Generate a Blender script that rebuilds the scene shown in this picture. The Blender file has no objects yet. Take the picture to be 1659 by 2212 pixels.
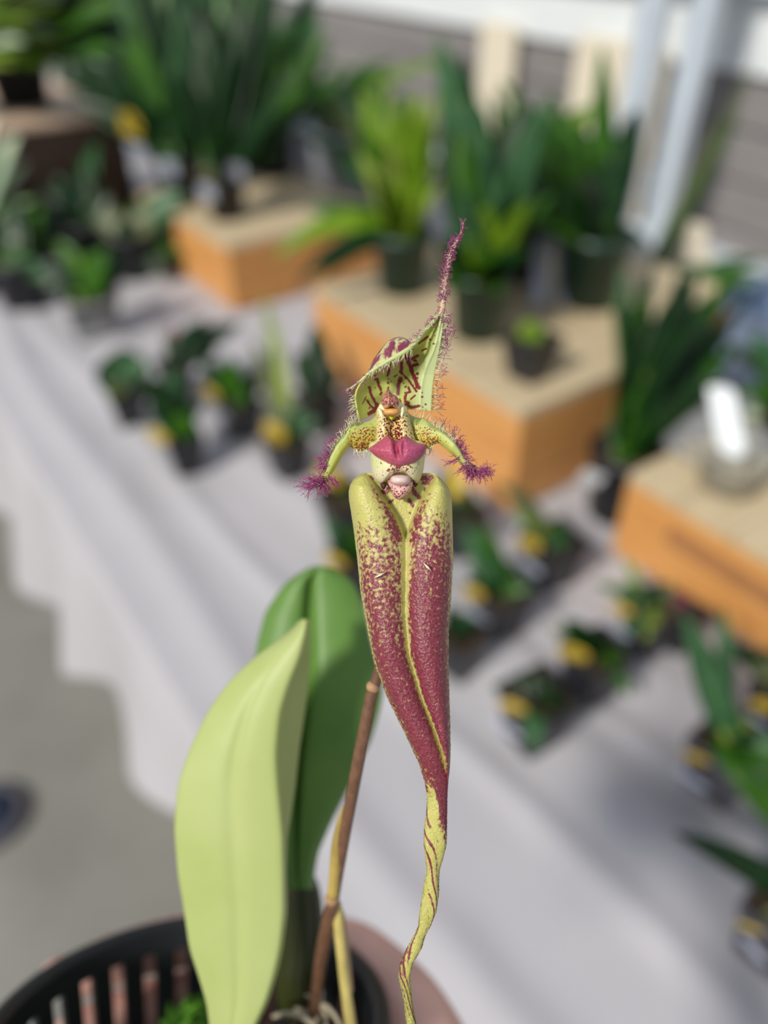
import bpy, math, random
import numpy as np
from mathutils import Vector, Matrix

random.seed(7); np.random.seed(7)
rng = np.random.RandomState(11)
C = bpy.context.scene.collection

# ------------------------------------------------------------------ camera, world, sun, exposure
PITCH = math.radians(38.0); FPX = 1660.0; CAMH = 1.35
cam_d = bpy.data.cameras.new('camera'); cam = bpy.data.objects.new('camera', cam_d); C.objects.link(cam)
cam.location = (0, 0, CAMH); cam.rotation_euler = (math.radians(90) - PITCH, 0, 0)
cam_d.sensor_fit = 'VERTICAL'; cam_d.sensor_height = 36.0; cam_d.lens = 36.0 * FPX / 2212.0
cam_d.clip_start = 0.01; cam_d.clip_end = 60
cam_d.dof.use_dof = True; cam_d.dof.focus_distance = 0.1305; cam_d.dof.aperture_fstop = 5.8
bpy.context.scene.camera = cam
vs = bpy.context.scene.view_settings
bpy.context.scene.display_settings.display_device = 'sRGB'
vs.view_transform = 'Standard'; vs.look = 'None'; vs.gamma = 1; vs.exposure = 0.0; vs.use_curve_mapping = False

world = bpy.data.worlds.new('daylight'); bpy.context.scene.world = world; world.use_nodes = True
wn = world.node_tree; bg = wn.nodes['Background']
tc = wn.nodes.new('ShaderNodeTexCoord'); sep = wn.nodes.new('ShaderNodeSeparateXYZ'); rp = wn.nodes.new('ShaderNodeValToRGB')
wn.links.new(tc.outputs['Generated'], sep.inputs[0]); wn.links.new(sep.outputs['Z'], rp.inputs[0]); wn.links.new(rp.outputs[0], bg.inputs[0])
rp.color_ramp.elements[0].position = 0.0; rp.color_ramp.elements[0].color = (.62, .64, .66, 1)
rp.color_ramp.elements[1].position = 0.6; rp.color_ramp.elements[1].color = (.86, .93, 1.06, 1)
bg.inputs[1].default_value = 0.50

sun_d = bpy.data.lights.new('sun', 'SUN'); sun = bpy.data.objects.new('sun', sun_d); C.objects.link(sun)
sun_d.energy = 3.3; sun_d.angle = math.radians(8.5); sun_d.color = (1.0, .95, .86)
SUN_TO = Vector((-.50, -.57, .65)).normalized()
sun.rotation_euler = SUN_TO.to_track_quat('Z', 'Y').to_euler(); sun.location = (-2, -2, 4)

# ------------------------------------------------------------------ coordinates
cp, sp = math.cos(PITCH), math.sin(PITCH)
CAMM = Matrix.Translation((0, 0, CAMH)) @ Matrix.Rotation(math.radians(90) - PITCH, 4, 'X')
def ray(px, py):
    x = (px - 829.5) / FPX; y = (1106 - py) / FPX
    return Vector((x, cp + y * sp, -sp + y * cp))
def AT(px, py, z):                       # point of the horizontal plane z that the photograph shows there
    r = ray(px, py); t = (z - CAMH) / r.z
    return Vector((0, 0, CAMH)) + r * t
def W(px, py, d):                        # point at distance d along the view axis
    return Vector((0, 0, CAMH)) + ray(px, py) * d
def depth_of(p):
    q = p - Vector((0, 0, CAMH)); return q.y * cp - q.z * sp
def catmull(pts, n):
    P = np.array(pts, float); m = len(P)
    t = np.linspace(0, m - 1, n); out = []
    for v in t:
        i = min(int(v), m - 2); f = v - i
        p0 = P[max(i - 1, 0)]; p1 = P[i]; p2 = P[i + 1]; p3 = P[min(i + 2, m - 1)]
        out.append(.5 * ((2 * p1) + (-p0 + p2) * f + (2 * p0 - 5 * p1 + 4 * p2 - p3) * f * f + (-p0 + 3 * p1 - 3 * p2 + p3) * f ** 3))
    return np.array(out)
def catmull_closed(pts, n):
    P = np.array(pts, float); m = len(P); out = []
    for k in range(n):
        v = k * m / n; i = int(v); f = v - i
        p0, p1, p2, p3 = P[(i - 1) % m], P[i % m], P[(i + 1) % m], P[(i + 2) % m]
        out.append(.5 * ((2 * p1) + (-p0 + p2) * f + (2 * p0 - 5 * p1 + 4 * p2 - p3) * f * f + (-p0 + 3 * p1 - 3 * p2 + p3) * f ** 3))
    return np.array(out)

# ------------------------------------------------------------------ objects
def mesh_obj(name, V, F, mat=None, parent=None, smooth=True, attrs=None):
    me = bpy.data.meshes.new(name)
    me.from_pydata([tuple(v) for v in V], [], [tuple(f) for f in F]); me.update()
    if smooth: me.polygons.foreach_set('use_smooth', [True] * len(me.polygons))
    if mat: me.materials.append(mat)
    for k, a in (attrs or {}).items():
        at = me.attributes.new(k, 'FLOAT', 'POINT'); at.data.foreach_set('value', np.asarray(a, np.float32).ravel())
    o = bpy.data.objects.new(name, me); C.objects.link(o)
    if parent: o.parent = parent
    return o
def tag(o, label=None, cat=None, group=None, kind=None):
    if label: o['label'] = label
    if cat: o['category'] = cat
    if group: o['group'] = group
    if kind: o['kind'] = kind
    return o
def empty(name, loc, rz=0.0):
    o = bpy.data.objects.new(name, None); C.objects.link(o); o.location = loc; o.rotation_euler = (0, 0, rz)
    o.empty_display_size = .01
    return o
class MB:
    def __init__(s): s.v = []; s.f = []
    def add(s, V, F):
        b = len(s.v); s.v += [Vector(v) for v in V]; s.f += [tuple(b + i for i in f) for f in F]
    def box(s, c, size, M=None):
        x, y, z = [q / 2 for q in size]; c = Vector(c)
        V = [Vector((a * x, b * y, d * z)) + c for a in (-1, 1) for b in (-1, 1) for d in (-1, 1)]
        if M: V = [M @ v for v in V]
        s.add(V, [(0, 1, 3, 2), (4, 6, 7, 5), (0, 4, 5, 1), (2, 3, 7, 6), (0, 2, 6, 4), (1, 5, 7, 3)])
    def rings(s, R, closed=True, cap=True):
        n = len(R[0]); V = [p for r in R for p in r]; F = []
        for i in range(len(R) - 1):
            for j in range(n if closed else n - 1):
                k = (j + 1) % n; F.append((i * n + j, i * n + k, (i + 1) * n + k, (i + 1) * n + j))
        if cap: F.append(tuple(range(n))[::-1]); F.append(tuple((len(R) - 1) * n + j for j in range(n)))
        s.add(V, F)
    def tube(s, pts, rad, n=8, cap=True):
        pts = [Vector(p) for p in pts]
        if not hasattr(rad, '__len__'): rad = [rad] * len(pts)
        R = []; up = None
        for i, p in enumerate(pts):
            t = (pts[min(i + 1, len(pts) - 1)] - pts[max(i - 1, 0)])
            t = t.normalized() if t.length > 1e-9 else Vector((0, 0, 1))
            if up is None: up = t.orthogonal().normalized()
            up = (up - t * up.dot(t)); up = up.normalized() if up.length > 1e-6 else t.orthogonal().normalized()
            w = t.cross(up)
            R.append([p + (up * math.cos(a) + w * math.sin(a)) * rad[i] for a in [2 * math.pi * k / n for k in range(n)]])
        s.rings(R, True, cap)
    def lathe(s, prof, n=32, c=(0, 0, 0), cap=False):
        c = Vector(c)
        s.rings([[c + Vector((r * math.cos(2 * math.pi * k / n), r * math.sin(2 * math.pi * k / n), z)) for k in range(n)] for r, z in prof], True, cap)
    def build(s, name, mat, parent=None, smooth=True): return mesh_obj(name, s.v, s.f, mat, parent, smooth)

# ------------------------------------------------------------------ materials
def srgb(r, g, b): return tuple(((c / 255) / 12.92 if c / 255 <= .04045 else ((c / 255 + .055) / 1.055) ** 2.4) for c in (r, g, b))
def new_mat(name):
    m = bpy.data.materials.new(name); m.use_nodes = True; nt = m.node_tree
    return m, nt, nt.nodes['Principled BSDF']
def noise(nt, scale, detail=3, coord=None, stretch=None, dist=0.0):
    t = nt.nodes.new('ShaderNodeTexNoise'); t.inputs['Scale'].default_value = scale; t.inputs['Detail'].default_value = detail
    t.inputs['Distortion'].default_value = dist
    c = nt.nodes.new('ShaderNodeTexCoord'); out = c.outputs['Object']
    if stretch:
        mp = nt.nodes.new('ShaderNodeMapping'); mp.inputs['Scale'].default_value = stretch; nt.links.new(out, mp.inputs[0]); out = mp.outputs[0]
    nt.links.new(out, t.inputs['Vector']); return t.outputs['Fac']
def ramp(nt, fac, stops):
    r = nt.nodes.new('ShaderNodeValToRGB'); nt.links.new(fac, r.inputs[0]); e = r.color_ramp.elements
    while len(e) < len(stops): e.new(.5)
    for i, (p, c) in enumerate(stops): e[i].position = p; e[i].color = (*c[:3], 1)
    return r.outputs[0]
def math_n(nt, op, a, b=None, c=None, clamp=False):
    n = nt.nodes.new('ShaderNodeMath'); n.operation = op; n.use_clamp = clamp
    for i, v in enumerate((a, b, c)):
        if v is None: continue
        if isinstance(v, (int, float)): n.inputs[i].default_value = v
        else: nt.links.new(v, n.inputs[i])
    return n.outputs[0]
def mixc(nt, fac, a, b):
    n = nt.nodes.new('ShaderNodeMix'); n.data_type = 'RGBA'
    if isinstance(fac, (int, float)): n.inputs[0].default_value = fac
    else: nt.links.new(fac, n.inputs[0])
    for i, v in ((6, a), (7, b)):
        if isinstance(v, tuple): n.inputs[i].default_value = (*v[:3], 1)
        else: nt.links.new(v, n.inputs[i])
    return n.outputs[2]
def bump(nt, bs, h, strength, dist):
    b = nt.nodes.new('ShaderNodeBump'); b.inputs['Strength'].default_value = strength; b.inputs['Distance'].default_value = dist
    nt.links.new(h, b.inputs['Height']); nt.links.new(b.outputs[0], bs.inputs['Normal'])
def attr(nt, name):
    a = nt.nodes.new('ShaderNodeAttribute'); a.attribute_name = name; return a.outputs['Fac']
def simple(name, col, rough=.5, var=.15, scale=30, trans=0.0, bmp=0, spec=.5, stretch=None):
    m, nt, b = new_mat(name)
    f = noise(nt, scale, 4, stretch=stretch)
    c = ramp(nt, f, [(.3, tuple(x * (1 - var) for x in col)), (.7, tuple(min(1, x * (1 + var)) for x in col))])
    nt.links.new(c, b.inputs['Base Color']); b.inputs['Roughness'].default_value = rough; b.inputs['Specular IOR Level'].default_value = spec
    if bmp: bump(nt, b, f, .5, bmp)
    if trans:
        tr = nt.nodes.new('ShaderNodeBsdfTranslucent'); nt.links.new(c, tr.inputs[0]); mx = nt.nodes.new('ShaderNodeMixShader'); mx.inputs[0].default_value = trans
        out = nt.nodes['Material Output']; nt.links.new(b.outputs[0], mx.inputs[1]); nt.links.new(tr.outputs[0], mx.inputs[2]); nt.links.new(mx.outputs[0], out.inputs[0])
    return m
def pigment(name, base, base2, spot, spot2, scale, amp=2.0, soft=.12, rough=.42, bmp=.00012, bscale=None, detail=2.5, sss=.25, stretch=None, dist=0.0, tr=0.0):
    # plant tissue: base tint (two tones by the 'tone' attribute) with real pigment spots where 'pig' is high
    m, nt, b = new_mat(name)
    n1 = noise(nt, scale, detail, stretch=stretch, dist=dist); n2 = noise(nt, scale * .35, 2); n3 = noise(nt, bscale or scale * .8, 2)
    v = math_n(nt, 'MULTIPLY_ADD', math_n(nt, 'SUBTRACT', n1, .5), amp, attr(nt, 'pig'))
    lo, hi = .5 - soft, .5 + soft
    mr = nt.nodes.new('ShaderNodeMapRange'); mr.inputs['From Min'].default_value = lo; mr.inputs['From Max'].default_value = hi; nt.links.new(v, mr.inputs[0])
    tn = math_n(nt, 'MULTIPLY_ADD', math_n(nt, 'SUBTRACT', n2, .5), .8, attr(nt, 'tone'), clamp=True)
    bc = mixc(nt, tn, base, base2); sc = mixc(nt, ramp(nt, n3, [(.35, (0, 0, 0)), (.65, (1, 1, 1))]), spot, spot2)
    col = mixc(nt, mr.outputs[0], bc, sc); nt.links.new(col, b.inputs['Base Color'])
    b.inputs['Roughness'].default_value = rough
    b.inputs['Subsurface Weight'].default_value = sss; b.inputs['Subsurface Radius'].default_value = (1, .6, .3); b.inputs['Subsurface Scale'].default_value = .0012
    if bmp: bump(nt, b, n3, .6, bmp)
    return m

M = {}
M['sepal'] = pigment('sepal', srgb(194, 192, 104), srgb(204, 190, 132), srgb(146, 64, 80), srgb(112, 42, 54), 1550, 1.9, .20, .36, .0003, 2600, detail=4)
M['dorsal'] = pigment('dorsal', srgb(186, 194, 98), srgb(190, 202, 144), srgb(120, 30, 44), srgb(130, 44, 56), 2000, .7, .12, .45, .00006)
M['dorsal_back'] = pigment('dorsal_back', srgb(208, 206, 140), srgb(206, 190, 150), srgb(140, 62, 88), srgb(120, 44, 70), 520, 2.4, .16, .36, .00006, stretch=(1.6, .6, 1))
M['petal'] = pigment('petal', srgb(196, 194, 74), srgb(186, 200, 128), srgb(150, 60, 44), srgb(132, 50, 48), 3000, 2.0, .12, .45, .00006, detail=1)
M['column'] = pigment('column', srgb(214, 192, 104), srgb(222, 206, 146), srgb(100, 20, 26), srgb(116, 30, 30), 2900, 2.0, .1, .4, .00005, detail=.5)
M['cup'] = pigment('cup', srgb(212, 216, 156), srgb(224, 216, 180), srgb(140, 40, 56), srgb(150, 56, 66), 3000, 2.1, .1, .4, .00004, detail=.5)
M['neck'] = pigment('neck', srgb(222, 170, 168), srgb(236, 212, 190), srgb(140, 34, 56), srgb(150, 50, 68), 3200, 2.0, .1, .38, .00004, detail=.5)
M['cap'] = pigment('cap', srgb(214, 150, 124), srgb(222, 178, 140), srgb(120, 40, 62), srgb(136, 60, 70), 2200, 1.8, .15, .45, .0001)
M['tail'] = pigment('tail', srgb(206, 178, 140), srgb(206, 178, 150), srgb(146, 60, 104), srgb(150, 70, 96), 1400, 1.4, .2, .45, .0001)
M['lip'] = pigment('lip', srgb(200, 98, 120), srgb(188, 96, 138), srgb(160, 44, 84), srgb(150, 40, 78), 3600, 1.3, .35, .42, .00014, 4200)
M['white_ball'] = pigment('white_ball', srgb(226, 204, 198), srgb(214, 160, 164), srgb(200, 120, 134), srgb(200, 120, 134), 900, .4, .2, .22, 0)
M['tooth'] = simple('tooth', srgb(240, 234, 186), .35, .05, 900)
M['stigma'] = simple('stigma', srgb(222, 170, 96), .4, .1, 900)
M['hole_shade'] = simple('hole_shade', srgb(74, 22, 34), .6, .2, 900)
def hair_mat():
    m, nt, b = new_mat('hair'); t = attr(nt, 't')
    c = ramp(nt, math_n(nt, 'ADD', t, math_n(nt, 'MULTIPLY', math_n(nt, 'SUBTRACT', noise(nt, 900, 1), .5), .5)), [(.34, srgb(216, 212, 172)), (.66, srgb(146, 56, 112))])
    nt.links.new(c, b.inputs['Base Color']); b.inputs['Roughness'].default_value = .35; b.inputs['Subsurface Weight'].default_value = .1
    b.inputs['Subsurface Scale'].default_value = .0003
    return m
M['hair'] = hair_mat()
def blade(name, c1, c2, rough=.35, trans=.25, veins=0, scale=60):
    m, nt, b = new_mat(name)
    f = noise(nt, scale, 3); col = mixc(nt, ramp(nt, f, [(.3, (0, 0, 0)), (.7, (1, 1, 1))]), c1, c2)
    nt.links.new(col, b.inputs['Base Color']); b.inputs['Roughness'].default_value = rough; b.inputs['Specular IOR Level'].default_value = .32
    tr = nt.nodes.new('ShaderNodeBsdfTranslucent'); nt.links.new(col, tr.inputs[0]); mx = nt.nodes.new('ShaderNodeMixShader'); mx.inputs[0].default_value = trans
    out = nt.nodes['Material Output']; nt.links.new(b.outputs[0], mx.inputs[1]); nt.links.new(tr.outputs[0], mx.inputs[2]); nt.links.new(mx.outputs[0], out.inputs[0])
    return m
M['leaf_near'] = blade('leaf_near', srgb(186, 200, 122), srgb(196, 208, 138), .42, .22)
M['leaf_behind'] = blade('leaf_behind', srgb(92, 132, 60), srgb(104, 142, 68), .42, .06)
M['bulb'] = simple('bulb', srgb(44, 50, 16), .4, .35, 160, stretch=(1, .15, 1))
M['stem'] = simple('stem', srgb(112, 80, 60), .5, .25, 900, stretch=(1, .5, 1))
M['node'] = simple('node', srgb(176, 140, 104), .5, .15, 500)
M['sheath'] = simple('sheath', srgb(198, 172, 92), .5, .3, 260, stretch=(1, .2, 1), trans=.2)
M['cane'] = simple('cane', srgb(190, 174, 104), .5, .28, 320, stretch=(.6, .3, .6))
M['black_plastic'] = simple('black_plastic', srgb(28, 30, 34), .38, .15, 60)
M['moss'] = simple('moss', srgb(92, 150, 30), .8, .5, 400, bmp=.001)
M['bark'] = simple('bark', srgb(88, 62, 38), .8, .5, 160, bmp=.001)
M['root'] = simple('root', srgb(176, 164, 140), .7, .2, 300)
M['skin'] = simple('skin', srgb(232, 184, 170), .45, .10, 60)
M['skin'].node_tree.nodes['Principled BSDF'].inputs['Subsurface Weight'].default_value = .25
M['skin'].node_tree.nodes['Principled BSDF'].inputs['Subsurface Scale'].default_value = .003
M['nail'] = simple('nail', srgb(226, 176, 164), .25, .05, 60)

M['dk'] = blade('foliage_dark', srgb(10, 38, 14), srgb(26, 64, 20), .33, .12, scale=25)
M['md'] = blade('foliage_mid', srgb(38, 82, 12), srgb(66, 116, 24), .33, .2, scale=25)
M['br'] = blade('foliage_bright', srgb(96, 140, 22), srgb(142, 178, 44), .35, .3, scale=25)
M['bl'] = blade('foliage_blue', srgb(40, 84, 48), srgb(76, 118, 74), .35, .12, scale=25)
M['yl'] = blade('foliage_yellow', srgb(142, 166, 66), srgb(172, 190, 88), .4, .3, scale=25)
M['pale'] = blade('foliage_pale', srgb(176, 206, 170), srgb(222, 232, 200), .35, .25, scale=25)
M['olive'] = blade('foliage_olive', srgb(84, 96, 62), srgb(110, 118, 78), .4, .15, scale=25)
M['black_pot'] = simple('black_pot', srgb(34, 35, 40), .42, .2, 20)
M['grey_pot'] = simple('grey_pot', srgb(84, 83, 90), .45, .12, 20)
M['green_pot'] = simple('green_pot', srgb(34, 66, 54), .35, .15, 20)
M['teal_pot'] = simple('teal_pot', srgb(40, 92, 84), .35, .15, 20)
M['mix'] = simple('mix', srgb(58, 44, 30), .9, .5, 200, bmp=.002)
M['sticker'] = simple('sticker', srgb(222, 190, 64), .5, .16, 500)
M['label_white'] = simple('label_white', srgb(196, 204, 224), .4, .06, 100)
M['tag_white'] = simple('tag_white', srgb(236, 242, 246), .3, .04, 60)
M['flower_white'] = simple('flower_white', srgb(234, 214, 208), .5, .1, 60)
M['flower_pink'] = simple('flower_pink', srgb(170, 74, 100), .5, .15, 60)
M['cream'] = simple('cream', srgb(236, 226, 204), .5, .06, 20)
M['white_plastic'] = simple('white_plastic', srgb(206, 212, 224), .35, .05, 10)
M['navy'] = simple('navy', srgb(34, 48, 70), .4, .3, 40)
M['blue'] = simple('blue', srgb(120, 138, 166), .5, .3, 20)
M['alu'] = simple('alu', srgb(206, 216, 226), .32, .08, 8); M['alu'].node_tree.nodes['Principled BSDF'].inputs['Metallic'].default_value = .0
M['pink_bract'] = simple('pink_bract', srgb(128, 60, 84), .5, .2, 60)

def clear_mat():
    m, nt, b = new_mat('clear_plastic')
    b.inputs['Base Color'].default_value = (.93, .95, .94, 1); b.inputs['Transmission Weight'].default_value = .85; b.inputs['IOR'].default_value = 1.15; b.inputs['Roughness'].default_value = .12
    return m
M['clear'] = clear_mat()
def wood_mat(name, c1, c2, vec):
    m, nt, b = new_mat(name)
    f = noise(nt, 16, 4, stretch=vec, dist=.6)
    nt.links.new(ramp(nt, f, [(.3, c1), (.7, c2)]), b.inputs['Base Color']); b.inputs['Roughness'].default_value = .5
    return m
M['pine'] = wood_mat('pine', srgb(204, 140, 74), srgb(224, 166, 98), (.5, 6, 8))
M['pine_top'] = wood_mat('pine_top', srgb(196, 176, 142), srgb(212, 194, 160), (6, .5, 6))
M['slot'] = simple('slot', srgb(168, 116, 72), .8, .1, 40)
M['dark_wood'] = wood_mat('dark_wood', srgb(52, 38, 32), srgb(70, 54, 44), (.5, 6, 8))
M['tan_top'] = wood_mat('tan_top', srgb(212, 184, 158), srgb(226, 200, 176), (6, .5, 6))
M['cloth'] = simple('cloth', srgb(184, 182, 187), .85, .04, 6, spec=.2)
def floor_mat():
    m, nt, b = new_mat('concrete')
    f = noise(nt, 3, 6); g = noise(nt, 60, 3)
    c = ramp(nt, math_n(nt, 'ADD', math_n(nt, 'MULTIPLY', f, .8), math_n(nt, 'MULTIPLY', g, .2)), [(.3, srgb(118, 118, 112)), (.7, srgb(152, 152, 146))])
    nt.links.new(c, b.inputs['Base Color']); b.inputs['Roughness'].default_value = .7; return m
M['concrete'] = floor_mat()
M['siding'] = simple('siding', srgb(134, 130, 130), .6, .12, 12, stretch=(.3, .3, 4))
M['trim'] = simple('trim', srgb(238, 243, 246), .35, .04, 5)
M['outside'] = simple('outside', srgb(150, 138, 126), .8, .35, 3)
def glass_mat():
    m, nt, b = new_mat('window_glass'); b.inputs['Base Color'].default_value = (.9, .95, .95, 1); b.inputs['Transmission Weight'].default_value = 1; b.inputs['Roughness'].default_value = .05; b.inputs['IOR'].default_value = 1.1
    return m
M['glass'] = glass_mat()

# ------------------------------------------------------------------ the setting
T = Vector((.58, -.8146, 0)); N = Vector((.8146, .58, 0)); UP = Vector((0, 0, 1))   # along the table edge / into the table
TZ = .75
MT = Matrix(((T.x, N.x, 0, 0), (T.y, N.y, 0, 0), (0, 0, 1, 0), (0, 0, 0, 1)))      # table frame: x along edge towards the camera, y into the table
MTi = MT.inverted()
fl = MB(); fl.box((0, 3, -.05), (14, 14, .1)); tag(fl.build('floor', M['concrete'], smooth=False), kind='structure')

Tw = Vector((.515, -.857, 0)).normalized(); Nw = Vector((-Tw.y, Tw.x, 0)) * 1.0      # wall runs along Tw
if Nw.y < 0: Nw = -Nw
P1 = Vector((0, 0, CAMH)) + ray(690, 0) * 3.4
SILL = P1.z
MW = Matrix(((Tw.x, Nw.x, 0, P1.x), (Tw.y, Nw.y, 0, P1.y), (0, 0, 1, 0), (0, 0, 0, 1)))
w = MB(); nb = 9; bh = SILL / nb
for k in range(nb):                       # lap boards as one wall surface
    z0 = k * bh
    V = [(-3.5, -.012, z0), (4.5, -.012, z0), (4.5, 0.0, z0 + bh), (-3.5, 0.0, z0 + bh), (-3.5, .06, z0), (4.5, .06, z0), (4.5, .06, z0 + bh), (-3.5, .06, z0 + bh)]
    w.add([MW @ Vector(v) for v in V], [(0, 1, 2, 3), (4, 7, 6, 5), (0, 4, 5, 1), (3, 2, 6, 7), (0, 3, 7, 4), (1, 5, 6, 2)])
tag(w.build('wall_back', M['siding'], smooth=False), kind='structure')
w = MB(); w.box((.5, .02, SILL + .09), (8, .08, .18), MW); w.box((.5, .0, SILL + .175), (8, .14, .015), MW)
tag(w.build('trim_1', M['trim'], smooth=False), kind='structure')
for k, zz in ((2, .62), (3, .34)):
    w = MB(); w.box((.5, -.035, zz), (8, .05, .03), MW)
    tag(w.build('trim_%d' % k, M['alu'], smooth=False), kind='structure')
w = MB(); w.box((.5, .02, SILL + .74), (8, .01, 1.1), MW); tag(w.build('window_1', M['glass'], smooth=False), kind='structure')
w = MB(); w.box((.5, 1.5, 1.0), (12, .05, 3.0), MW); tag(w.build('wall_outside', M['outside'], smooth=False), kind='structure')
w = MB()
for x in (-2.2, -.6, 1.0, 2.6): w.box((x, .0, SILL + .75), (.06, .06, 1.2), MW)
w.box((.5, 0, SILL + 1.35), (8, .1, .08), MW)
tag(w.build('trim_4', M['trim'], smooth=False), kind='structure')

# aluminium posts (vertical greenhouse uprights)
def post(px, py, d, wd, label):
    p = W(px, py, d); r = empty('aluminium_post', (p.x, p.y, 0), math.radians(-60)); tag(r, label, 'post', None)
    b = MB(); h = 2.4
    b.box((0, 0, h / 2), (wd, wd * .35, h))
    for s in (-1, 1): b.box((s * wd * .42, -wd * .3, h / 2), (wd * .16, wd * .3, h))
    b.build('upright', M['alu'], r, False)
    b = MB(); b.box((0, 0, .006), (wd * 2, wd * 1.6, .012)); b.build('foot_plate', M['alu'], r, False)
post(1378, 250, 1.75, .062, 'wide pale aluminium greenhouse post nearest the big-leaved plants')
post(1480, 250, 1.78, .058, 'grey aluminium post, right-hand one of the close pair by the wall')
post(1100, 60, 3.0, .03, 'thin pale post in front of the white sill, behind the tall leaf tips')

# the table and its cloth -------------------------------------------------
E0 = MTi @ AT(220, 1250, TZ)               # a point of the near long edge
EY = E0.y; X1 = (MTi @ AT(470, 1780, TZ)).x + .35
tbl = empty('display_table', MT @ Vector((0, EY + .6, 0)), math.atan2(T.y, T.x)); tag(tbl, 'long display bench hidden under the grey cloth, holding all the potted plants', 'table')
LX0, LX1 = -4.2, 1.0
b = MB(); b.box((-1.6, 0, TZ - .026), (LX1 - LX0 - .04, 1.16, .03)); b.build('tabletop', M['pine'], tbl, False)
for sx in (-4.0, -1.6, .8):
    for sy in (-.52, .52):
        b = MB(); b.box((sx, sy, (TZ - .05) / 2), (.05, .05, TZ - .05)); b.build('leg', M['alu'], tbl, False)
# cloth: top with soft creases, hanging in folds along the near edge
nx, ny = 300, 150; V = []; Fc = []
drops = [(-3.5, .30), (-1.6, .30), (-1.15, .27), (-.85, .25), (-.70, .17), (-.62, .21), (-.5, .14), (-.38, .06), (-.2, .02), (.1, .02), (1.2, .12)]
CRS = [(.09, .022, .007, 0.), (.17, .014, .006, 1.1), (.245, .03, .009, 2.3), (.33, .012, .005, .5), (.42, .03, .008, 3.3), (.52, .014, .006, 1.9), (.66, .03, .006, .2), (.8, .02, .006, 2.)]
for i in range(nx):
    x = LX0 + (LX1 - LX0) * i / (nx - 1)
    dr = np.interp(x, [q[0] for q in drops], [q[1] for q in drops])
    for j in range(ny):
        if j < 18:                          # hanging part
            f = 1 - j / 18.0; z = TZ - dr * f
            y = EY - .004 - f * (.02 + .045 * (dr / .3) * (1 + math.sin(x * 21 + .8 * math.sin(x * 7))) * .6)
            if f < .12: y = EY - .004
        else:
            y = EY + 1.24 * ((j - 18) / (ny - 19.0)) ** 1.1; z = TZ
            q = y - EY
            z += .0015 * math.exp(-((math.sin((x * .9 + q * 1.9) * 5.0)) / .22) ** 2) * min(1, q * 12)
            for cq, cw, ch, ph_ in CRS:
                z += (1 - max(0, min(1, (q - .36) / .07))) * ch * math.exp(-((q - cq - .03 * math.sin(x * 2.2 + ph_) - .012 * math.sin(x * 6.1 + ph_ * 2)) / cw) ** 2)
            z += .001 * math.exp(-((math.sin((x * 1.6 - q * .7) * 3.1 + 1)) / .15) ** 2) * min(1, q * 12)
        V.append(MT @ Vector((x, y, z)))
for i in range(nx - 1):
    for j in range(ny - 1): Fc.append((i * ny + j, (i + 1) * ny + j, (i + 1) * ny + j + 1, i * ny + j + 1))
cl = mesh_obj('tablecloth', V, Fc, M['cloth']); tag(cl, 'pale grey creased cloth spread over the long display bench', 'tablecloth')
so = cl.modifiers.new('thick', 'SOLIDIFY'); so.thickness = .002; so.offset = -1

# wooden riser crates ------------------------------------------------------
def crate(corner, l, wdt, z1, side, top, label, grp=None, z0=TZ, handle=True, rot=0.0):
    # corner = near corner; l runs away from the camera along -T, wdt along N
    base = Vector((corner.x, corner.y, z0 + .004)); h = z1 - z0 - .004
    r = empty('wooden_crate', base, math.atan2(T.y, T.x) + rot); tag(r, label, 'crate', grp)
    nb = 3; t = .012
    for k, (nm, cx, cy, sx, sy) in enumerate((('side_panel', -l / 2, t / 2, l, t), ('side_panel', -l / 2, wdt - t / 2, l, t), ('end_panel', -t / 2, wdt / 2, t, wdt - 2 * t), ('end_panel', -l + t / 2, wdt / 2, t, wdt - 2 * t))):
        b = MB(); bhh = (h - .012) / nb
        for q in range(nb): b.box((cx, cy, q * bhh + bhh / 2), (sx, sy, bhh - .003))
        p = b.build(nm, side, r, False)
        if k == 0 and handle:
            b = MB(); pts = []
            for i in range(24):
                a = 2 * math.pi * i / 24; c = math.cos(a); s = math.sin(a)
                pts.append((-l / 2 + (l * .22 if c > 0 else -l * .22) + c * .012, 0, h * .60 + s * .012))
            b.rings([[Vector((x, -.0008, z)) for x, _, z in pts], [Vector((x, .006, z)) for x, _, z in pts]]); b.build('handle_slot', M['slot'], p, False)
    b = MB(); m = 4
    for q in range(m):
        ww = l / m; b.box((-l + ww * (q + .5), wdt / 2, h - .006), (ww - .0015, wdt, .012))
    b.build('top_panel', top, r, False)
    return r
ZB, ZA, ZC = .90, .878, .866
kB = AT(1130, 890, ZB); crate(kB, .46, .24, ZB, M['pine'], M['pine_top'], 'orange pine riser crate behind the flower, carrying green pots', 'wooden riser crates', handle=False)
crate(kB + N * .246 - T * .08, .42, .26, ZB, M['pine'], M['pine_top'], 'pine riser crate pushed up behind the middle one, under the broad-leaved plants', 'wooden riser crates', handle=False)
kA = AT(490, 530, ZA); crate(kA, .42, .34, ZA, M['pine'], M['pine_top'], 'pine riser crate on the left, its corner towards us, black pots on top', 'wooden riser crates', handle=False)
kC = AT(1362, 1020, ZC); crate(kC + T * .26, .26, .30, ZC, M['pine'], M['pine_top'], 'orange pine riser crate cut by the right edge, with the clear cup on it', 'wooden riser crates')
kD = AT(240, 245, 1.02); crate(kD - N * .438, .5, .46, 1.02, M['dark_wood'], M['tan_top'], 'tall dark-sided crate with a pale tan top at the far left', 'wooden riser crates', handle=False)

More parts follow.
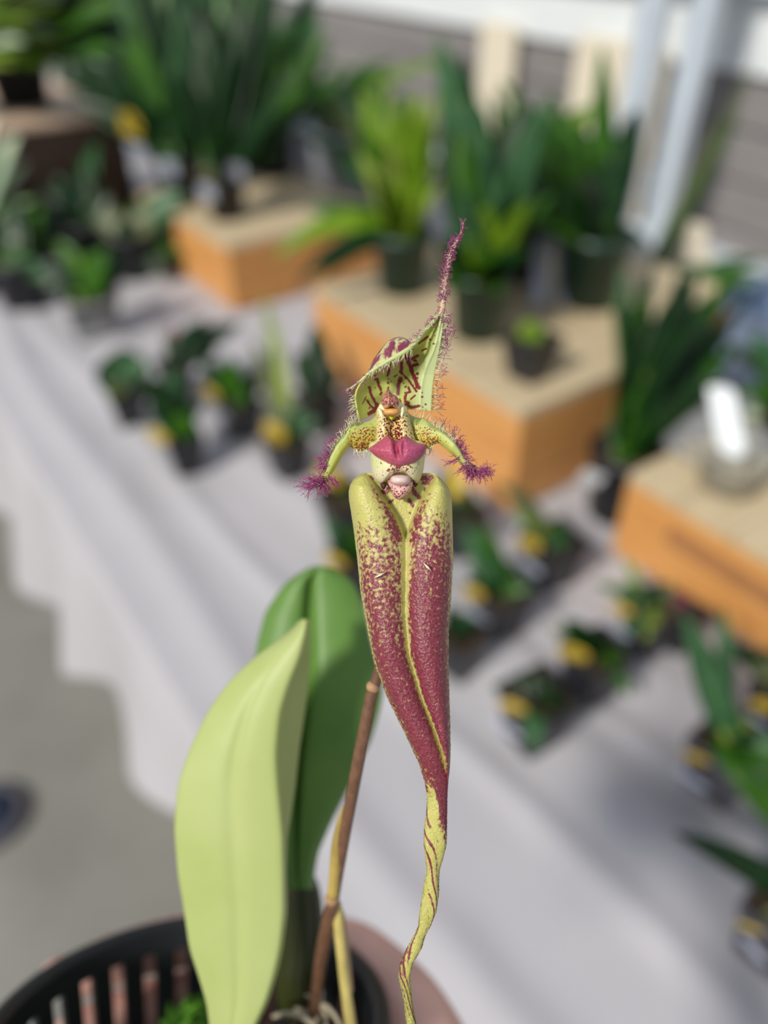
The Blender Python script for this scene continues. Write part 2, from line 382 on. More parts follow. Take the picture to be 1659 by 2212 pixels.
# ------------------------------------------------------------------ potted plants
def leaf_geo(p0, p1, p2, wd, nrm, fold=.25, n=12, asym=.45):
    R = []
    for i in range(n + 1):
        t = i / n; p = p0 * (1 - t) ** 2 + p1 * 2 * t * (1 - t) + p2 * t * t
        tan = ((p1 - p0) * (1 - t) + (p2 - p1) * t); tan = tan.normalized() if tan.length > 1e-7 else Vector((0, 0, 1))
        s = tan.cross(nrm); s = s.normalized() if s.length > 1e-4 else tan.orthogonal().normalized()
        nn = s.cross(tan).normalized()
        u = t ** (.8 if asym < .5 else 1.2); w_ = wd * .5 * (math.sin(math.pi * min(1, max(0, .06 + .94 * u))) ** .75 if t < 1 else 0) + .0004
        if t < .1: w_ = max(w_, wd * .12)
        th = .0006
        R.append([p - s * w_ - nn * -fold * w_, p - s * w_ * .5 + nn * (fold * w_ * .4 + th), p + nn * th * 0, p + s * w_ * .5 + nn * (fold * w_ * .4 + th), p + s * w_ + nn * fold * w_,
                  p + s * w_ * .5 + nn * (fold * w_ * .4 - th), p - nn * th * 2, p - s * w_ * .5 + nn * (fold * w_ * .4 - th)])
    return R
def add_leaf(root, name, p0, p2, wd, mat, lift=.2, nrm=None, side=0.0, fold=.25, asym=.45):
    inv = Matrix.Translation(-root.location); L = (p2 - p0).length
    mid = (p0 + p2) / 2 + UP * lift * L
    if nrm is None: nrm = Vector((rng.uniform(-.4, .4), -.75, .65)).normalized()
    mid += p0.cross(p2).normalized() * 0 + Vector((side * L, 0, 0))
    b = MB(); b.rings(leaf_geo(inv @ p0, inv @ mid, inv @ p2, wd, nrm, fold, asym=asym)); return b.build(name, M[mat], root)
def square_pot(root, s, h, mat, rz):
    b = MB()
    def ring(w_, z, r=.12):
        out = []
        for k in range(4):
            for a in (0, .5, 1):
                ang = math.pi / 2 * k + a * math.pi / 2; cx = (1 - r) * (1 if k in (0, 3) else -1); cy = (1 - r) * (1 if k in (0, 1) else -1)
                out.append(Matrix.Rotation(rz, 3, 'Z') @ Vector(((cx + r * math.cos(ang)) * w_ / 2, (cy + r * math.sin(ang)) * w_ / 2, z)))
        return out
    b.rings([ring(s * .68, 0), ring(s * .93, h * .85), ring(s * 1.0, h * .86), ring(s * 1.0, h), ring(s * .93, h), ring(s * .88, h * .84)], True, True)
    b.f.pop()
    # soil level closes the inside
    b.build('pot', M[mat], root, False)
    b = MB(); q = ring(s * .90, h * .86); b.rings([q, [v * 1.0 + Vector((0, 0, .003)) for v in q]]); b.build('potting_mix', M['mix'], root, False)
def round_pot(root, s, h, mat, parent=None):
    b = MB(); r = s / 2
    b.lathe([(0.001, 0), (r * .76, 0), (r * .93, h * .86), (r * 1.02, h * .87), (r * 1.02, h), (r * .95, h), (r * .90, h * .86)], 28); b.build('pot', M[mat], root)
    b = MB(); b.lathe([(r * .91, h * .85), (r * .6, h * .885), (.001, h * .89)], 24); b.build('potting_mix', M['mix'], root)
def flat_tag(root, name, px, py, d, wpx, hpx, mat, ang=0.0, oval=True):
    c = W(px, py, d) - root.location; X = CAMM.to_3x3() @ Vector((math.cos(ang), -math.sin(ang), 0)); Z = Vector((0, -.45, .9)).normalized()
    Z = (Z - X * Z.dot(X)).normalized(); Y = X.cross(Z); w_ = wpx / FPX * d / 2; h_ = hpx / FPX * d / 2
    b = MB(); n = 20; e = .8 if oval else .25
    pts = []
    for k in range(n):
        a = 2 * math.pi * k / n; ca, sa = math.cos(a), math.sin(a)
        pts.append((math.copysign(abs(ca) ** e, ca) * w_, math.copysign(abs(sa) ** e, sa) * h_))
    b.rings([[c + X * u + Z * v + Y * s for u, v in pts] for s in (-.0006, .0006)]); return b.build(name, M[mat], root, False)
def TN(t, n, z): return T * t + N * n + UP * z
def plant(label, cat, px, py, z, kind, s, h, mat, leaves, stickers=(), labels=(), group=None, rz=None, name='potted_plant'):
    base = (TN(px, py, z) if abs(px) < 6 else AT(px, py, z)) + UP * .004      # px, py: pixel of the base, or table coordinates
    r = empty(name, base); tag(r, label, cat, group)
    if kind == 'sq': square_pot(r, s, h, mat, rz if rz is not None else math.atan2(T.y, T.x) + rng.uniform(-.25, .25))
    elif kind == 'rd': round_pot(r, s, h, mat)
    top = base + UP * h * .88; d0 = depth_of(top)
    for lf in leaves:
        tx, ty, wpx, m = lf[:4]; bend = lf[4] if len(lf) > 4 else .12; dd = lf[5] if len(lf) > 5 else rng.uniform(-.04, .04)
        p0 = top + Vector((rng.uniform(-.15, .15) * s, rng.uniform(-.15, .15) * s, -.003)); p2 = W(tx, ty, d0 + dd)
        if p2.z < TZ + .012: p2.z = TZ + .012
        add_leaf(r, 'leaf', p0, p2, wpx / FPX * d0, m, bend)
    front = d0 - s * .45
    for st in stickers:
        k = 'sticker'; flat_tag(r, k, st[0], st[1], d0 - s * .42 if len(st) < 5 else st[4], st[2] * 1.15, st[3] * 1.12, 'sticker', math.radians(25))
    for st in labels: flat_tag(r, 'plant_label', st[0], st[1], front, st[2], st[3], st[5] if len(st) > 5 else 'label_white', math.radians(st[4] if len(st) > 4 else 35), False)
    return r
G1 = 'small potted plants on the grey cloth'
SP = .052
plant('small black pot with blue-green leaves, nearest the camera of the left cluster', 'potted plant', 408, 1018, TZ, 'sq', .05, .058, 'black_pot',
      [(330, 815, 75, 'dk', .15), (372, 800, 70, 'bl', .1), (360, 880, 80, 'bl', .2), (440, 860, 45, 'md'), (415, 900, 60, 'md', .2), (395, 850, 60, 'dk')], [(343, 945, 46, 58)], (), G1)
plant('small black pot under a broad dark green leaf, leftmost of the left cluster', 'potted plant', 285, 918, TZ, 'sq', .05, .056, 'black_pot',
      [(262, 752, 110, 'dk', .1), (310, 770, 80, 'bl', .1), (330, 850, 60, 'dk', .2), (232, 828, 40, 'olive', .2), (240, 862, 40, 'yl', .2), (300, 880, 80, 'dk', .25)], (), (), G1)
plant('small black pot with bushy dark leaves and a silver label, mid left cluster', 'potted plant', 525, 945, TZ, 'sq', .054, .058, 'black_pot',
      [(440, 790, 60, 'dk'), (500, 772, 60, 'md'), (560, 800, 50, 'dk'), (540, 850, 60, 'md', .25), (470, 830, 60, 'md', .25), (425, 770, 40, 'dk'), (520, 820, 60, 'md', .1)], [(455, 853, 34, 56)], [(465, 888, 60, 22)], G1)
plant('small black pot with silvery drooping leaves and a tall yellow-green shoot', 'potted plant', 628, 1035, TZ, 'sq', .05, .058, 'black_pot',
      [(575, 780, 44, 'bl', .1), (690, 905, 40, 'bl', .2), (570, 630, 26, 'yl', .02), (595, 700, 26, 'yl', .02), (545, 730, 34, 'olive', .1), (650, 880, 50, 'bl', .2), (590, 850, 50, 'olive', .2)], [(592, 935, 46, 70)], (), G1)
plant('dark-leaved small pot standing against the left end of the middle crate', 'potted plant', 690, 930, TZ, 'sq', .055, .055, 'black_pot',
      [(680, 700, 60, 'dk', .1), (730, 790, 50, 'dk', .15), (640, 760, 50, 'dk', .15), (700, 760, 55, 'md', .1), (660, 840, 60, 'dk', .2), (730, 860, 50, 'dk', .2)], (), (), G1)
plant('small pot with dark brownish leaf stalks in the shade below the left crate', 'potted plant', 385, 850, TZ, 'sq', .05, .05, 'black_pot',
      [(375, 700, 25, 'pink_bract', .03), (355, 720, 30, 'olive', .1), (420, 720, 50, 'dk', .15), (450, 690, 50, 'dk', .15), (520, 700, 60, 'dk', .15), (470, 760, 50, 'dk', .2)], (), (), G1)
plant('small black pot with a wide yellow sticker beside the top of the hanging flower', 'potted plant', 745, 1160, TZ, 'sq', .055, .058, 'black_pot',
      [(700, 1050, 40, 'dk'), (745, 1010, 50, 'dk'), (760, 1060, 50, 'md')], [(712, 1030, 56, 80)], (), G1)
plant('small pot with blue-green leaves just left of the speckled hanging sepals', 'potted plant', 770, 1290, TZ, 'sq', .05, .055, 'black_pot',
      [(700, 1120, 50, 'bl', .1), (720, 1140, 60, 'dk', .1), (760, 1130, 50, 'md', .1), (735, 1200, 60, 'dk', .2)], [(722, 1212, 44, 60)], (), G1)
plant('small black pot with narrow blue-green leaves, first one right of the hanging sepals', 'potted plant', 1072, 1365, TZ, 'sq', .054, .058, 'black_pot',
      [(1000, 1130, 45, 'bl', .08), (1040, 1130, 45, 'md', .08), (1150, 1275, 32, 'md', .25), (1005, 1230, 40, 'dk', .2), (1095, 1210, 55, 'md', .15), (1065, 1260, 60, 'dk', .25), (1020, 1180, 40, 'bl', .1)], [(1022, 1282, 44, 56)], [(1030, 1330, 60, 26)], G1)
plant('small black pot with a tuft of light green leaves below the middle crate', 'potted plant', 1182, 1255, TZ, 'sq', .058, .06, 'black_pot',
      [(1190, 1120, 40, 'br', .1), (1235, 1150, 50, 'dk', .2), (1075, 1045, 36, 'olive', .25, -.03), (1215, 1185, 50, 'bl', .2), (1165, 1160, 40, 'yl', .15), (1110, 1110, 40, 'br', .15), (1200, 1200, 40, 'pale', .2)], [(1142, 1176, 46, 54)], [(1140, 1222, 64, 30)], G1)
plant('small black pot with a large oval yellow sticker and leaves spilling to the right', 'potted plant', 1268, 1500, TZ, 'sq', .052, .06, 'black_pot',
      [(1362, 1505, 36, 'md', .3), (1215, 1340, 56, 'dk', .15), (1335, 1430, 50, 'md', .25), (1365, 1430, 44, 'md', .2), (1260, 1370, 60, 'dk', .2), (1300, 1400, 60, 'dk', .2), (1180, 1350, 26, 'olive', .1)], [(1238, 1412, 56, 76)], (), G1)
plant('dark green plant in a small square pot standing alone on the open cloth', 'potted plant', 1148, 1598, TZ, 'sq', .056, .062, 'black_pot',
      [(1060, 1480, 34, 'br', .15), (1200, 1470, 70, 'dk', .15), (1150, 1625, 50, 'bl', .4, -.05), (1145, 1455, 60, 'dk', .15), (1100, 1470, 60, 'dk', .15), (1215, 1520, 60, 'dk', .2), (1170, 1550, 70, 'dk', .3)], [(1108, 1528, 54, 72)], [(1092, 1572, 76, 34)], G1)
plant('small pot with pale yellow-green young leaves at the foot of the right crate', 'potted plant', 1392, 1395, TZ, 'sq', .052, .056, 'black_pot',
      [(1282, 1262, 28, 'md', .15), (1365, 1225, 26, 'yl', .05), (1345, 1200, 22, 'br', .05), (1450, 1255, 34, 'olive', .1), (1430, 1320, 60, 'dk', .2), (1392, 1385, 36, 'yl', .3, -.03), (1340, 1270, 60, 'dk', .2), (1420, 1280, 60, 'md', .1), (1340, 1370, 30, 'bl', .3)], [(1343, 1318, 46, 44)], [(1335, 1362, 56, 24)], G1)
plant('purplish-stemmed seedling in a small pot tucked against the right crate', 'potted plant', 1452, 1392, TZ, 'sq', .045, .045, 'black_pot',
      [(1450, 1285, 40, 'pink_bract', .1), (1470, 1320, 40, 'pink_bract', .1), (1440, 1330, 40, 'olive', .1)], (), (), G1)
plant('grey square pot with one tall upright leaf and one huge leaf drooping right', 'potted plant', 1545, 1700, TZ, 'sq', .058, .062, 'grey_pot',
      [(1478, 1325, 70, 'bl', .03, 0), (1560, 1310, 40, 'bl', .15), (1690, 1810, 190, 'md', .55, -.03), (1560, 1530, 90, 'yl', .1), (1700, 1690, 120, 'bl', .3, -.02), (1600, 1590, 60, 'dk', .3)], [(1503, 1638, 46, 46)], [(1492, 1684, 78, 34)], G1)
plant('black pot cut by the right edge, above the huge drooping leaf', 'potted plant', 1668, 1590, TZ, 'sq', .056, .06, 'black_pot',
      [(1555, 1375, 44, 'dk', .1), (1640, 1400, 50, 'dk', .1), (1700, 1420, 60, 'dk', .1), (1620, 1440, 70, 'olive', .2)], [(1650, 1525, 48, 50)], [(1635, 1563, 60, 28)], G1)
plant('grey square pot at the lower right with a long dark leaf reaching left', 'potted plant', 1660, 2058, TZ, 'sq', .058, .066, 'grey_pot',
      [(1455, 1798, 60, 'dk', .12, -.02), (1700, 1830, 80, 'dk', .2), (1680, 1780, 60, 'bl', .2), (1640, 1985, 60, 'olive', .3), (1600, 1960, 34, 'olive', .25)], [(1618, 2004, 46, 46)], [(1628, 2052, 70, 34, 50)], G1)
plant('dark plant half hidden directly right of the hanging sepals', 'potted plant', 990, 1450, TZ, 'sq', .045, .05, 'black_pot',
      [(1000, 1320, 44, 'bl', .1), (965, 1300, 40, 'dk', .1), (985, 1360, 50, 'dk', .2)], (), (), G1)
plant('dark plant between the flower and the near corner of the middle crate', 'potted plant', 985, 1190, TZ, 'sq', .055, .055, 'black_pot',
      [(960, 1010, 50, 'dk', .1), (1010, 1050, 50, 'dk', .1), (1000, 1100, 60, 'dk', .2), (980, 1000, 30, 'sticker', .05), (1050, 1100, 50, 'olive', .2)], (), (), G1)
# upper left of the bench
plant('cloudy clear plastic pot with arching green leaves at the far left of the cloth', 'potted plant', 215, 725, TZ, 'rd', .10, .075, 'clear',
      [(150, 560, 60, 'br', .2), (230, 540, 70, 'md', .2), (90, 620, 50, 'dk', .3), (200, 600, 70, 'md', .2), (120, 520, 50, 'md', .2), (270, 560, 60, 'dk', .2), (170, 640, 40, 'br', .3)], (), (), 'plants at the far left of the bench')
for (bx, by, lab, tips) in (
    (60, 660, 'dark leafy plant at the left edge beyond the cloudy pot', [(-40, 470, 70, 'dk'), (30, 430, 70, 'dk'), (90, 450, 60, 'md'), (130, 520, 60, 'dk'), (0, 540, 70, 'md'), (60, 560, 60, 'dk'), (-20, 600, 60, 'dk'), (110, 600, 50, 'bl')]),
    (-1.69, .44, 'shaded leafy plant in front of the tall dark crate', [(60, 400, 50, 'dk'), (120, 380, 50, 'bl'), (180, 330, 44, 'dk'), (210, 300, 36, 'bl'), (240, 420, 60, 'dk'), (190, 460, 70, 'dk'), (130, 470, 60, 'dk'), (60, 480, 60, 'dk'), (270, 470, 60, 'dk')]),
    (300, 596, 'broad grey-green leaved plant in front of the left crate', [(210, 470, 70, 'olive'), (400, 420, 80, 'bl'), (330, 460, 80, 'olive'), (250, 520, 70, 'dk'), (380, 520, 60, 'dk'), (300, 430, 50, 'dk'), (350, 600, 50, 'dk'), (400, 560, 36, 'md')]),
    (-1.66, .19, 'plant with a bright sunlit pale leaf at the left edge', [(40, 290, 70, 'pale'), (-30, 330, 80, 'pale'), (60, 350, 50, 'pale'), (20, 400, 60, 'yl'), (80, 430, 50, 'md'), (-10, 250, 50, 'cream')])):  # sunlight on the leaf is put into its pale and cream colours
    plant(lab, 'potted plant', bx, by, TZ, 'rd', .11, .09, 'black_pot', tips, (), (), 'plants at the far left of the bench')
# on the left crate and beyond: big strap-leaved plants
def fan(x0, x1, y0, y1, n, wpx, mats):
    out = []
    for k in range(n):
        out.append((rng.uniform(x0, x1), rng.uniform(y0, y1), wpx * rng.uniform(.7, 1.3), mats[rng.randint(len(mats))], rng.uniform(.02, .16), rng.uniform(-.12, .12)))
    return out
plant('black pot of dense upright strap leaves at the near corner of the left crate', 'potted plant', 492, 470, ZA, 'rd', .085, .075, 'black_pot',
      fan(370, 660, -60, 300, 40, 46, ['dk', 'md', 'dk', 'md', 'dk']) + [(430, 375, 26, 'sticker', .05), (605, 330, 40, 'md', .2), (560, 240, 44, 'md', .2)], (), [(447, 417, 34, 44, 10), (510, 372, 36, 44, 10)], 'strap-leaved plants on the left crate')
strap = plant('black pot of tall dark strap leaves with one pale bloom, behind the corner pot', 'potted plant', 400, 430, ZA, 'rd', .10, .085, 'black_pot',
      fan(140, 480, -120, 220, 44, 56, ['dk', 'md', 'dk', 'dk', 'bl']), [(283, 275, 44, 70)], [(296, 330, 36, 40, 10), (365, 365, 36, 44, 10)], 'strap-leaved plants on the left crate')
plant('black pot with long arching grassy leaves at the rear of the left crate', 'potted plant', 590, 375, ZA, 'rd', .11, .09, 'black_pot',
      fan(400, 720, -120, 240, 40, 46, ['md', 'dk', 'md', 'bl']), [(562, 268, 40, 60)], (), 'strap-leaved plants on the left crate')
plant('tall leafy plant on the dark crate, its tips leaving the top of the picture', 'potted plant', -1.95, .44, 1.02, 'rd', .14, .12, 'black_pot',
      fan(80, 360, -180, 150, 36, 60, ['dk', 'md', 'br', 'dk']), (), (), 'plants on the tall dark crate')
plant('sunlit yellow-green plant in the top left corner', 'potted plant', -1.93, .24, 1.02, 'rd', .14, .12, 'black_pot',
      fan(-80, 150, -120, 170, 60, 40, ['br', 'yl', 'br', 'md', 'pale']), (), (), 'plants on the tall dark crate')  # leaf colours picked bright and pale to bring in the sunlit look
st = empty('plant_stake', TN(-1.85, .34, 1.023)); tag(st, 'pale teal plastic stake leaning beside the pots on the dark crate', 'stake')
b = MB(); b.tube([(0, 0, .001), (-.04, .0, .16)], .010, 8); b.build('stake', M['teal_pot'], st)
# spray flower among the strap leaves, a part of the plant behind the corner pot
fo = W(372, 258, depth_of(strap.location)) - strap.location; fpos = lambda *q: fo + Vector(q)
b = MB(); b.tube([Vector((0, 0, .07)), fo * .6 + Vector((.03, 0, .03)), fpos(0, .005, 0)], .0022, 6); stalk = b.build('flower_stalk', M['md'], strap)
for k in range(5):
    a = k * 2 * math.pi / 5; tip = Vector((math.cos(a) * .045, -.01, math.sin(a) * .022)); b = MB()
    b.rings(leaf_geo(fo, fo + tip * .5 + Vector((0, -.01, 0)), fo + tip, .03, Vector((0, -.8, .6)))); b.build('petal', M['flower_white'], stalk)
b = MB(); b.tube([fpos(.02, -.01, -.01), fpos(.03, -.015, -.025), fpos(.034, -.01, -.04)], [.012, .017, .006], 10); b.build('lip', M['flower_pink'], stalk)

# middle crate
plant('dark green pot packed with upright yellow-green leaves on the middle crate', 'potted plant', 868, 628, ZB, 'rd', .088, .085, 'green_pot',
      fan(760, 960, 190, 400, 60, 36, ['br', 'md', 'br', 'md', 'yl']) + fan(800, 920, 400, 480, 18, 34, ['yl', 'br', 'br']) + [(700, 600, 50, 'md', .3, -.02), (590, 560, 50, 'br', .35, -.02), (660, 455, 50, 'md', .2), (640, 620, 44, 'dk', .3)], (), (), 'green pots on the middle crate')
plant('dark green pot on the middle crate directly behind the feathery flower tip', 'potted plant', 1030, 725, ZB, 'rd', .085, .085, 'green_pot',
      fan(940, 1150, 420, 640, 24, 56, ['md', 'dk', 'br', 'dk']) + fan(950, 1200, 180, 420, 24, 60, ['dk', 'md', 'md', 'bl']) + [(945, 70, 90, 'bl', .05, .1), (1000, 110, 70, 'dk', .08, .05)], (), (), 'green pots on the middle crate')
plant('dark green pot at the right end of the middle crate with broad leaves above', 'potted plant', 1268, 655, ZB, 'rd', .105, .10, 'green_pot',
      fan(1060, 1350, 230, 480, 40, 76, ['dk', 'md', 'dk', 'md']) + [(1300, 98, 60, 'md', .04, .0), (1375, 235, 70, 'dk', .18, -.02), (1190, 200, 60, 'md', .05), (1080, 170, 60, 'md', .05), (1330, 330, 90, 'dk', .2), (1180, 480, 50, 'yl', .1), (1150, 430, 40, 'br', .1)], (), (), 'green pots on the middle crate')
plant('tall broad-leaved plant in a black pot behind the green pots', 'potted plant', 1120, 600, ZB, 'rd', .1, .09, 'black_pot',
      fan(980, 1280, 190, 460, 40, 66, ['dk', 'md', 'md', 'br']) + [(1180, 350, 60, 'br', .1)], (), (), 'green pots on the middle crate')
plant('small black pot with one upright lime-green leaf near the corner of the middle crate', 'potted plant', 1140, 815, ZB, 'sq', .056, .05, 'black_pot',
      [(1145, 690, 60, 'yl', .03, -.01), (1165, 700, 50, 'br', .05, -.01), (1110, 740, 44, 'md', .2)], (), (), 'green pots on the middle crate')
def hoop_tag(px0, py0, px1, py1, px2, py2, z, label):
    a, c, e = AT(px0, py0, z) + UP * .004, None, AT(px2, py2, z) + UP * .004
    d = depth_of((a + e) / 2); c = W(px1, py1, d); r = empty('plant_tag', a); tag(r, label, 'plant tag')
    pts = catmull([tuple(a - a), tuple((c - a) + (a - e) * .22), tuple((c - a) + (e - a) * .28), tuple(e - a)], 14)
    b = MB(); X = Vector((.9, -.3, .2)).normalized() * .011
    b.rings([[Vector(p) + X + Vector((0, -.0008, 0)), Vector(p) - X + Vector((0, -.0008, 0)), Vector(p) - X + Vector((0, .0008, 0)), Vector(p) + X + Vector((0, .0008, 0))] for p in pts]); b.build('tag_strip', M['label_white'], r)
hoop_tag(1160, 668, 1190, 520, 1222, 668, ZB, 'pale looped plastic tag standing among the green pots on the middle crate')

# things behind the crates
def tub(px, py, z, s, h, mat, label, name='plastic_tub', cat='tub', rz=0, grp=None):
    r = empty(name, (TN(px, py, z) if abs(px) < 6 else AT(px, py, z)) + UP * .004, rz); tag(r, label, cat, grp)
    b = MB(); a, c, d = s
    def rr(k, z_): return [Vector((sx * a / 2 * k, sy * c / 2 * k, z_)) for sx, sy in ((-1, -1), (1, -1), (1, 1), (-1, 1))]
    b.rings([rr(.9, 0), rr(1, h - .01), rr(1.06, h - .01), rr(1.06, h), rr(.98, h), rr(.88, .01)], True, True); b.build('tub', mat, r, False)
    return r
RZT = math.atan2(T.y, T.x)
tub(-1.63, 1.09, TZ, (.20, .27, 0), .21, M['white_plastic'], 'white plastic tub behind the left crate', rz=RZT)
tub(-1.17, 1.16, TZ, (.15, .15, 0), .22, M['black_pot'], 'dark square tub between the leafy pots behind the middle crate', rz=RZT)
tub(-2.38, 1.17, TZ, (.48, .26, 0), .26, M['navy'], 'dark blue crate in the shade below the siding wall', 'plastic_crate', 'crate', RZT)
tub(1680, 820, TZ, (.20, .18, 0), .12, M['blue'], 'blue plastic tub at the right edge among the grassy leaves', rz=RZT)
# leaves behind upper centre
plant('arching grassy plant filling the gap below the siding wall', 'potted plant', -2.02, 1.18, TZ, 'rd', .14, .12, 'black_pot',
      fan(560, 900, 120, 300, 40, 34, ['dk', 'md', 'bl', 'md']) + [(1000, 130, 22, 'br', .2), (900, 150, 22, 'md', .2), (860, 130, 24, 'md', .25)], (), (), 'plants behind the crates')
plant('loose leafy plant between the strap leaves and the yellow-green plant', 'potted plant', -1.40, 1.06, TZ, 'rd', .1, .09, 'black_pot',
      fan(620, 860, 170, 380, 34, 34, ['dk', 'md', 'bl', 'olive']), (), (), 'plants behind the crates')
plant('mixed dark foliage at the top centre left below the wall', 'potted plant', -2.75, 1.1, TZ, 'rd', .16, .14, 'black_pot',
      fan(250, 640, -150, 160, 34, 60, ['dk', 'md', 'dk', 'bl', 'md']), (), (), 'plants behind the crates')
plant('dark foliage behind the tall dark crate', 'potted plant', -2.55, .70, TZ, 'rd', .16, .14, 'black_pot',
      fan(150, 420, -100, 250, 30, 60, ['dk', 'md', 'dk', 'dk']), (), (), 'plants behind the crates')

# right side
plant('black pot of tall grassy leaves with a white oval label, between the crates', 'potted plant', 1325, 1110, TZ, 'rd', .088, .095, 'black_pot',
      [(1340, 560, 34, 'bl', .02), (1325, 640, 34, 'md', .02), (1385, 600, 34, 'md', .02), (1420, 700, 40, 'dk', .03), (1450, 660, 40, 'md', .04), (1480, 700, 50, 'dk', .05), (1530, 640, 50, 'dk', .06),
       (1560, 700, 50, 'dk', .08), (1600, 740, 50, 'md', .08), (1500, 780, 50, 'dk', .08), (1400, 780, 36, 'br', .02), (1370, 820, 40, 'br', .02), (1345, 780, 34, 'br', .0), (1360, 700, 34, 'md', .0),
       (1430, 800, 44, 'md', .04), (1640, 620, 40, 'dk', .08), (1385, 880, 40, 'yl', .02), (1330, 860, 34, 'olive', .0), (1600, 560, 36, 'md', .1), (1310, 900, 20, 'bl', .05)] + fan(1330, 1600, 560, 860, 34, 40, ['dk', 'dk', 'md', 'dk']), (), [(1277, 1033, 46, 52, 20, 'tag_white')], 'grassy plants on the right')
plant('tall thin-stemmed plant in front of the siding at the right edge', 'potted plant', -.76, 1.08, TZ, 'rd', .1, .09, 'teal_pot',
      [(1640, 120, 26, 'olive', .01, .05), (1600, 240, 26, 'md', .01, .05), (1560, 330, 24, 'md', .0, .05), (1480, 480, 26, 'bl', .0), (1659, 560, 40, 'md', .1), (1440, 620, 50, 'dk', .1), (1420, 700, 50, 'md', .1), (1600, 600, 40, 'dk', .1),
       (1659, 640, 44, 'bl', .1), (1580, 680, 50, 'dk', .1), (1400, 560, 60, 'dk', .1), (1460, 700, 60, 'dk', .1), (1380, 500, 60, 'dk', .08)] + fan(1380, 1680, 540, 800, 26, 46, ['dk', 'md', 'dk', 'bl']), (), (), 'grassy plants on the right')
plant('dark green leafy plant at the right edge behind the clear cup', 'potted plant', 1690, 960, ZC, 'rd', .08, .05, 'black_pot',
      [(1590, 850, 50, 'md', .15), (1640, 820, 50, 'dk', .1), (1600, 900, 40, 'pale', .15), (1659, 760, 60, 'dk', .1), (1620, 720, 60, 'bl', .1), (1700, 700, 60, 'dk', .1), (1640, 900, 50, 'br', .2), (1560, 740, 50, 'dk', .15), (1690, 820, 60, 'md', .15)], (), (), 'grassy plants on the right')
# clear cup with white tag on the right crate
cup = empty('clear_cup', AT(1572, 1050, ZC) + UP * .004); tag(cup, 'clear plastic cup holding a bright white tag on the right crate', 'cup')
b = MB(); b.lathe([(.001, 0), (.030, 0), (.040, .05), (.042, .052), (.0405, .053), (.0385, .05), (.029, .002), (.001, .002)], 28); b.build('cup_wall', M['clear'], cup)
b = MB(); b.lathe([(.028, .003), (.031, .02), (.001, .024)], 20); b.build('gravel', M['root'], cup)
wt = empty('plant_tag', AT(1568, 1035, ZC) + UP * .03); tag(wt, 'bright white upright plastic tag standing in the clear cup', 'plant tag')
p = W(1556, 835, depth_of(wt.location) - .005) - wt.location; b = MB(); X = Vector((.013, -.004, 0)); n_ = Vector((.0002, .0008, 0))
b.rings([[q + X * k + n_, q - X * k + n_, q - X * k - n_, q + X * k - n_] for q, k in ((Vector((0, 0, 0)), .4), (p * .1, 1), (p * .95, 1), (p, .5))]); b.build('tag_strip', M['tag_white'], wt, False)
dm = empty('clear_dome', AT(1530, 968, ZC) + UP * .004); tag(dm, 'clear domed plastic lid lying behind the white tag', 'lid')
b = MB(); b.lathe([(.045, 0), (.044, .02), (.035, .038), (.018, .047), (.001, .05)], 26); b.build('dome', M['clear'], dm)
b = MB(); b.lathe([(.044, .001), (.049, .001), (.049, .004), (.044, .004)], 26); b.build('rim', M['clear'], dm)
# white / cream tags and sun-patch boards at the upper right
def card(px, py, d, wpx, hpx, mat, label, lean=.15, grp=None, zbase=None):
    top = W(px, py, d); z0 = TZ if zbase is None else zbase
    wd = wpx / FPX * d / 2; hh = hpx / FPX * d
    r = empty('plant_tag', (top.x, top.y, z0)); tag(r, label, 'plant tag', grp)
    b = MB(); X = Vector((.95, -.3, 0)).normalized(); n_ = Vector((.0003, .001, 0)); Zt = top.z - z0
    b.rings([[X * k + Vector((0, 0, z)) + n_, -X * k + Vector((0, 0, z)) + n_, -X * k + Vector((0, 0, z)) - n_, X * k + Vector((0, 0, z)) - n_] for z, k in ((0.001, wd * .3), (Zt - hh, wd * .5), (Zt - hh * .9, wd), (Zt - hh * .1, wd), (Zt, wd * .5))])
    b.build('tag_strip', mat, r, False)
card(1388, 525, 1.25, 44, 100, M['tag_white'], 'white plant tag below the aluminium posts', grp=None)
card(1500, 480, 1.35, 62, 110, M['cream'], 'cream plant tag right of the aluminium posts, the larger of two')
card(1520, 540, 1.30, 44, 80, M['cream'], 'small cream plant tag beside the larger cream one')
card(1418, 355, 1.9, 46, 80, M['tag_white'], 'silvery tag hanging between the two aluminium posts', zbase=TZ)
# made-up cream boards standing in for sunlit patches on the siding wall
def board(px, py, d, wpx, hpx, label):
    rr = ray(px, py); tt = (P1 - Nw * .045 - Vector((0, 0, CAMH))).dot(Nw) / rr.dot(Nw); d = tt; c = W(px, py, d); r = empty('sun_patch_board', (c.x, c.y, 0), math.atan2(Tw.y, Tw.x)); tag(r, label, 'board')
    wd = wpx / FPX * d; hh = hpx / FPX * d; b = MB(); b.box((0, 0, c.z / 2 + hh / 4), (wd, .012, c.z + hh / 2)); b.build('sun_patch_panel', M['cream'], r, False)
board(1330, 175, 2.2, 260, 150, 'made-up cream board standing in for a sunlit patch, left of the posts')
board(1075, 115, 2.9, 120, 110, 'narrow made-up cream board standing in for a sunlit patch behind the leaf tips')

# floor things at the left
ring = empty('floor_cap', (AT(-25, 1770, 0).x, AT(-25, 1770, 0).y, 0.0)); tag(ring, 'round navy blue cap with a grey rim on the concrete floor at the left edge', 'cap')
b = MB(); b.lathe([(.001, .02), (.05, .02), (.055, .012)], 28); b.build('cap_top', M['navy'], ring)
b = MB(); b.lathe([(.052, .001), (.075, .001), (.075, .012), (.066, .02), (.052, .014)], 28); b.build('rim', M['grey_pot'], ring)

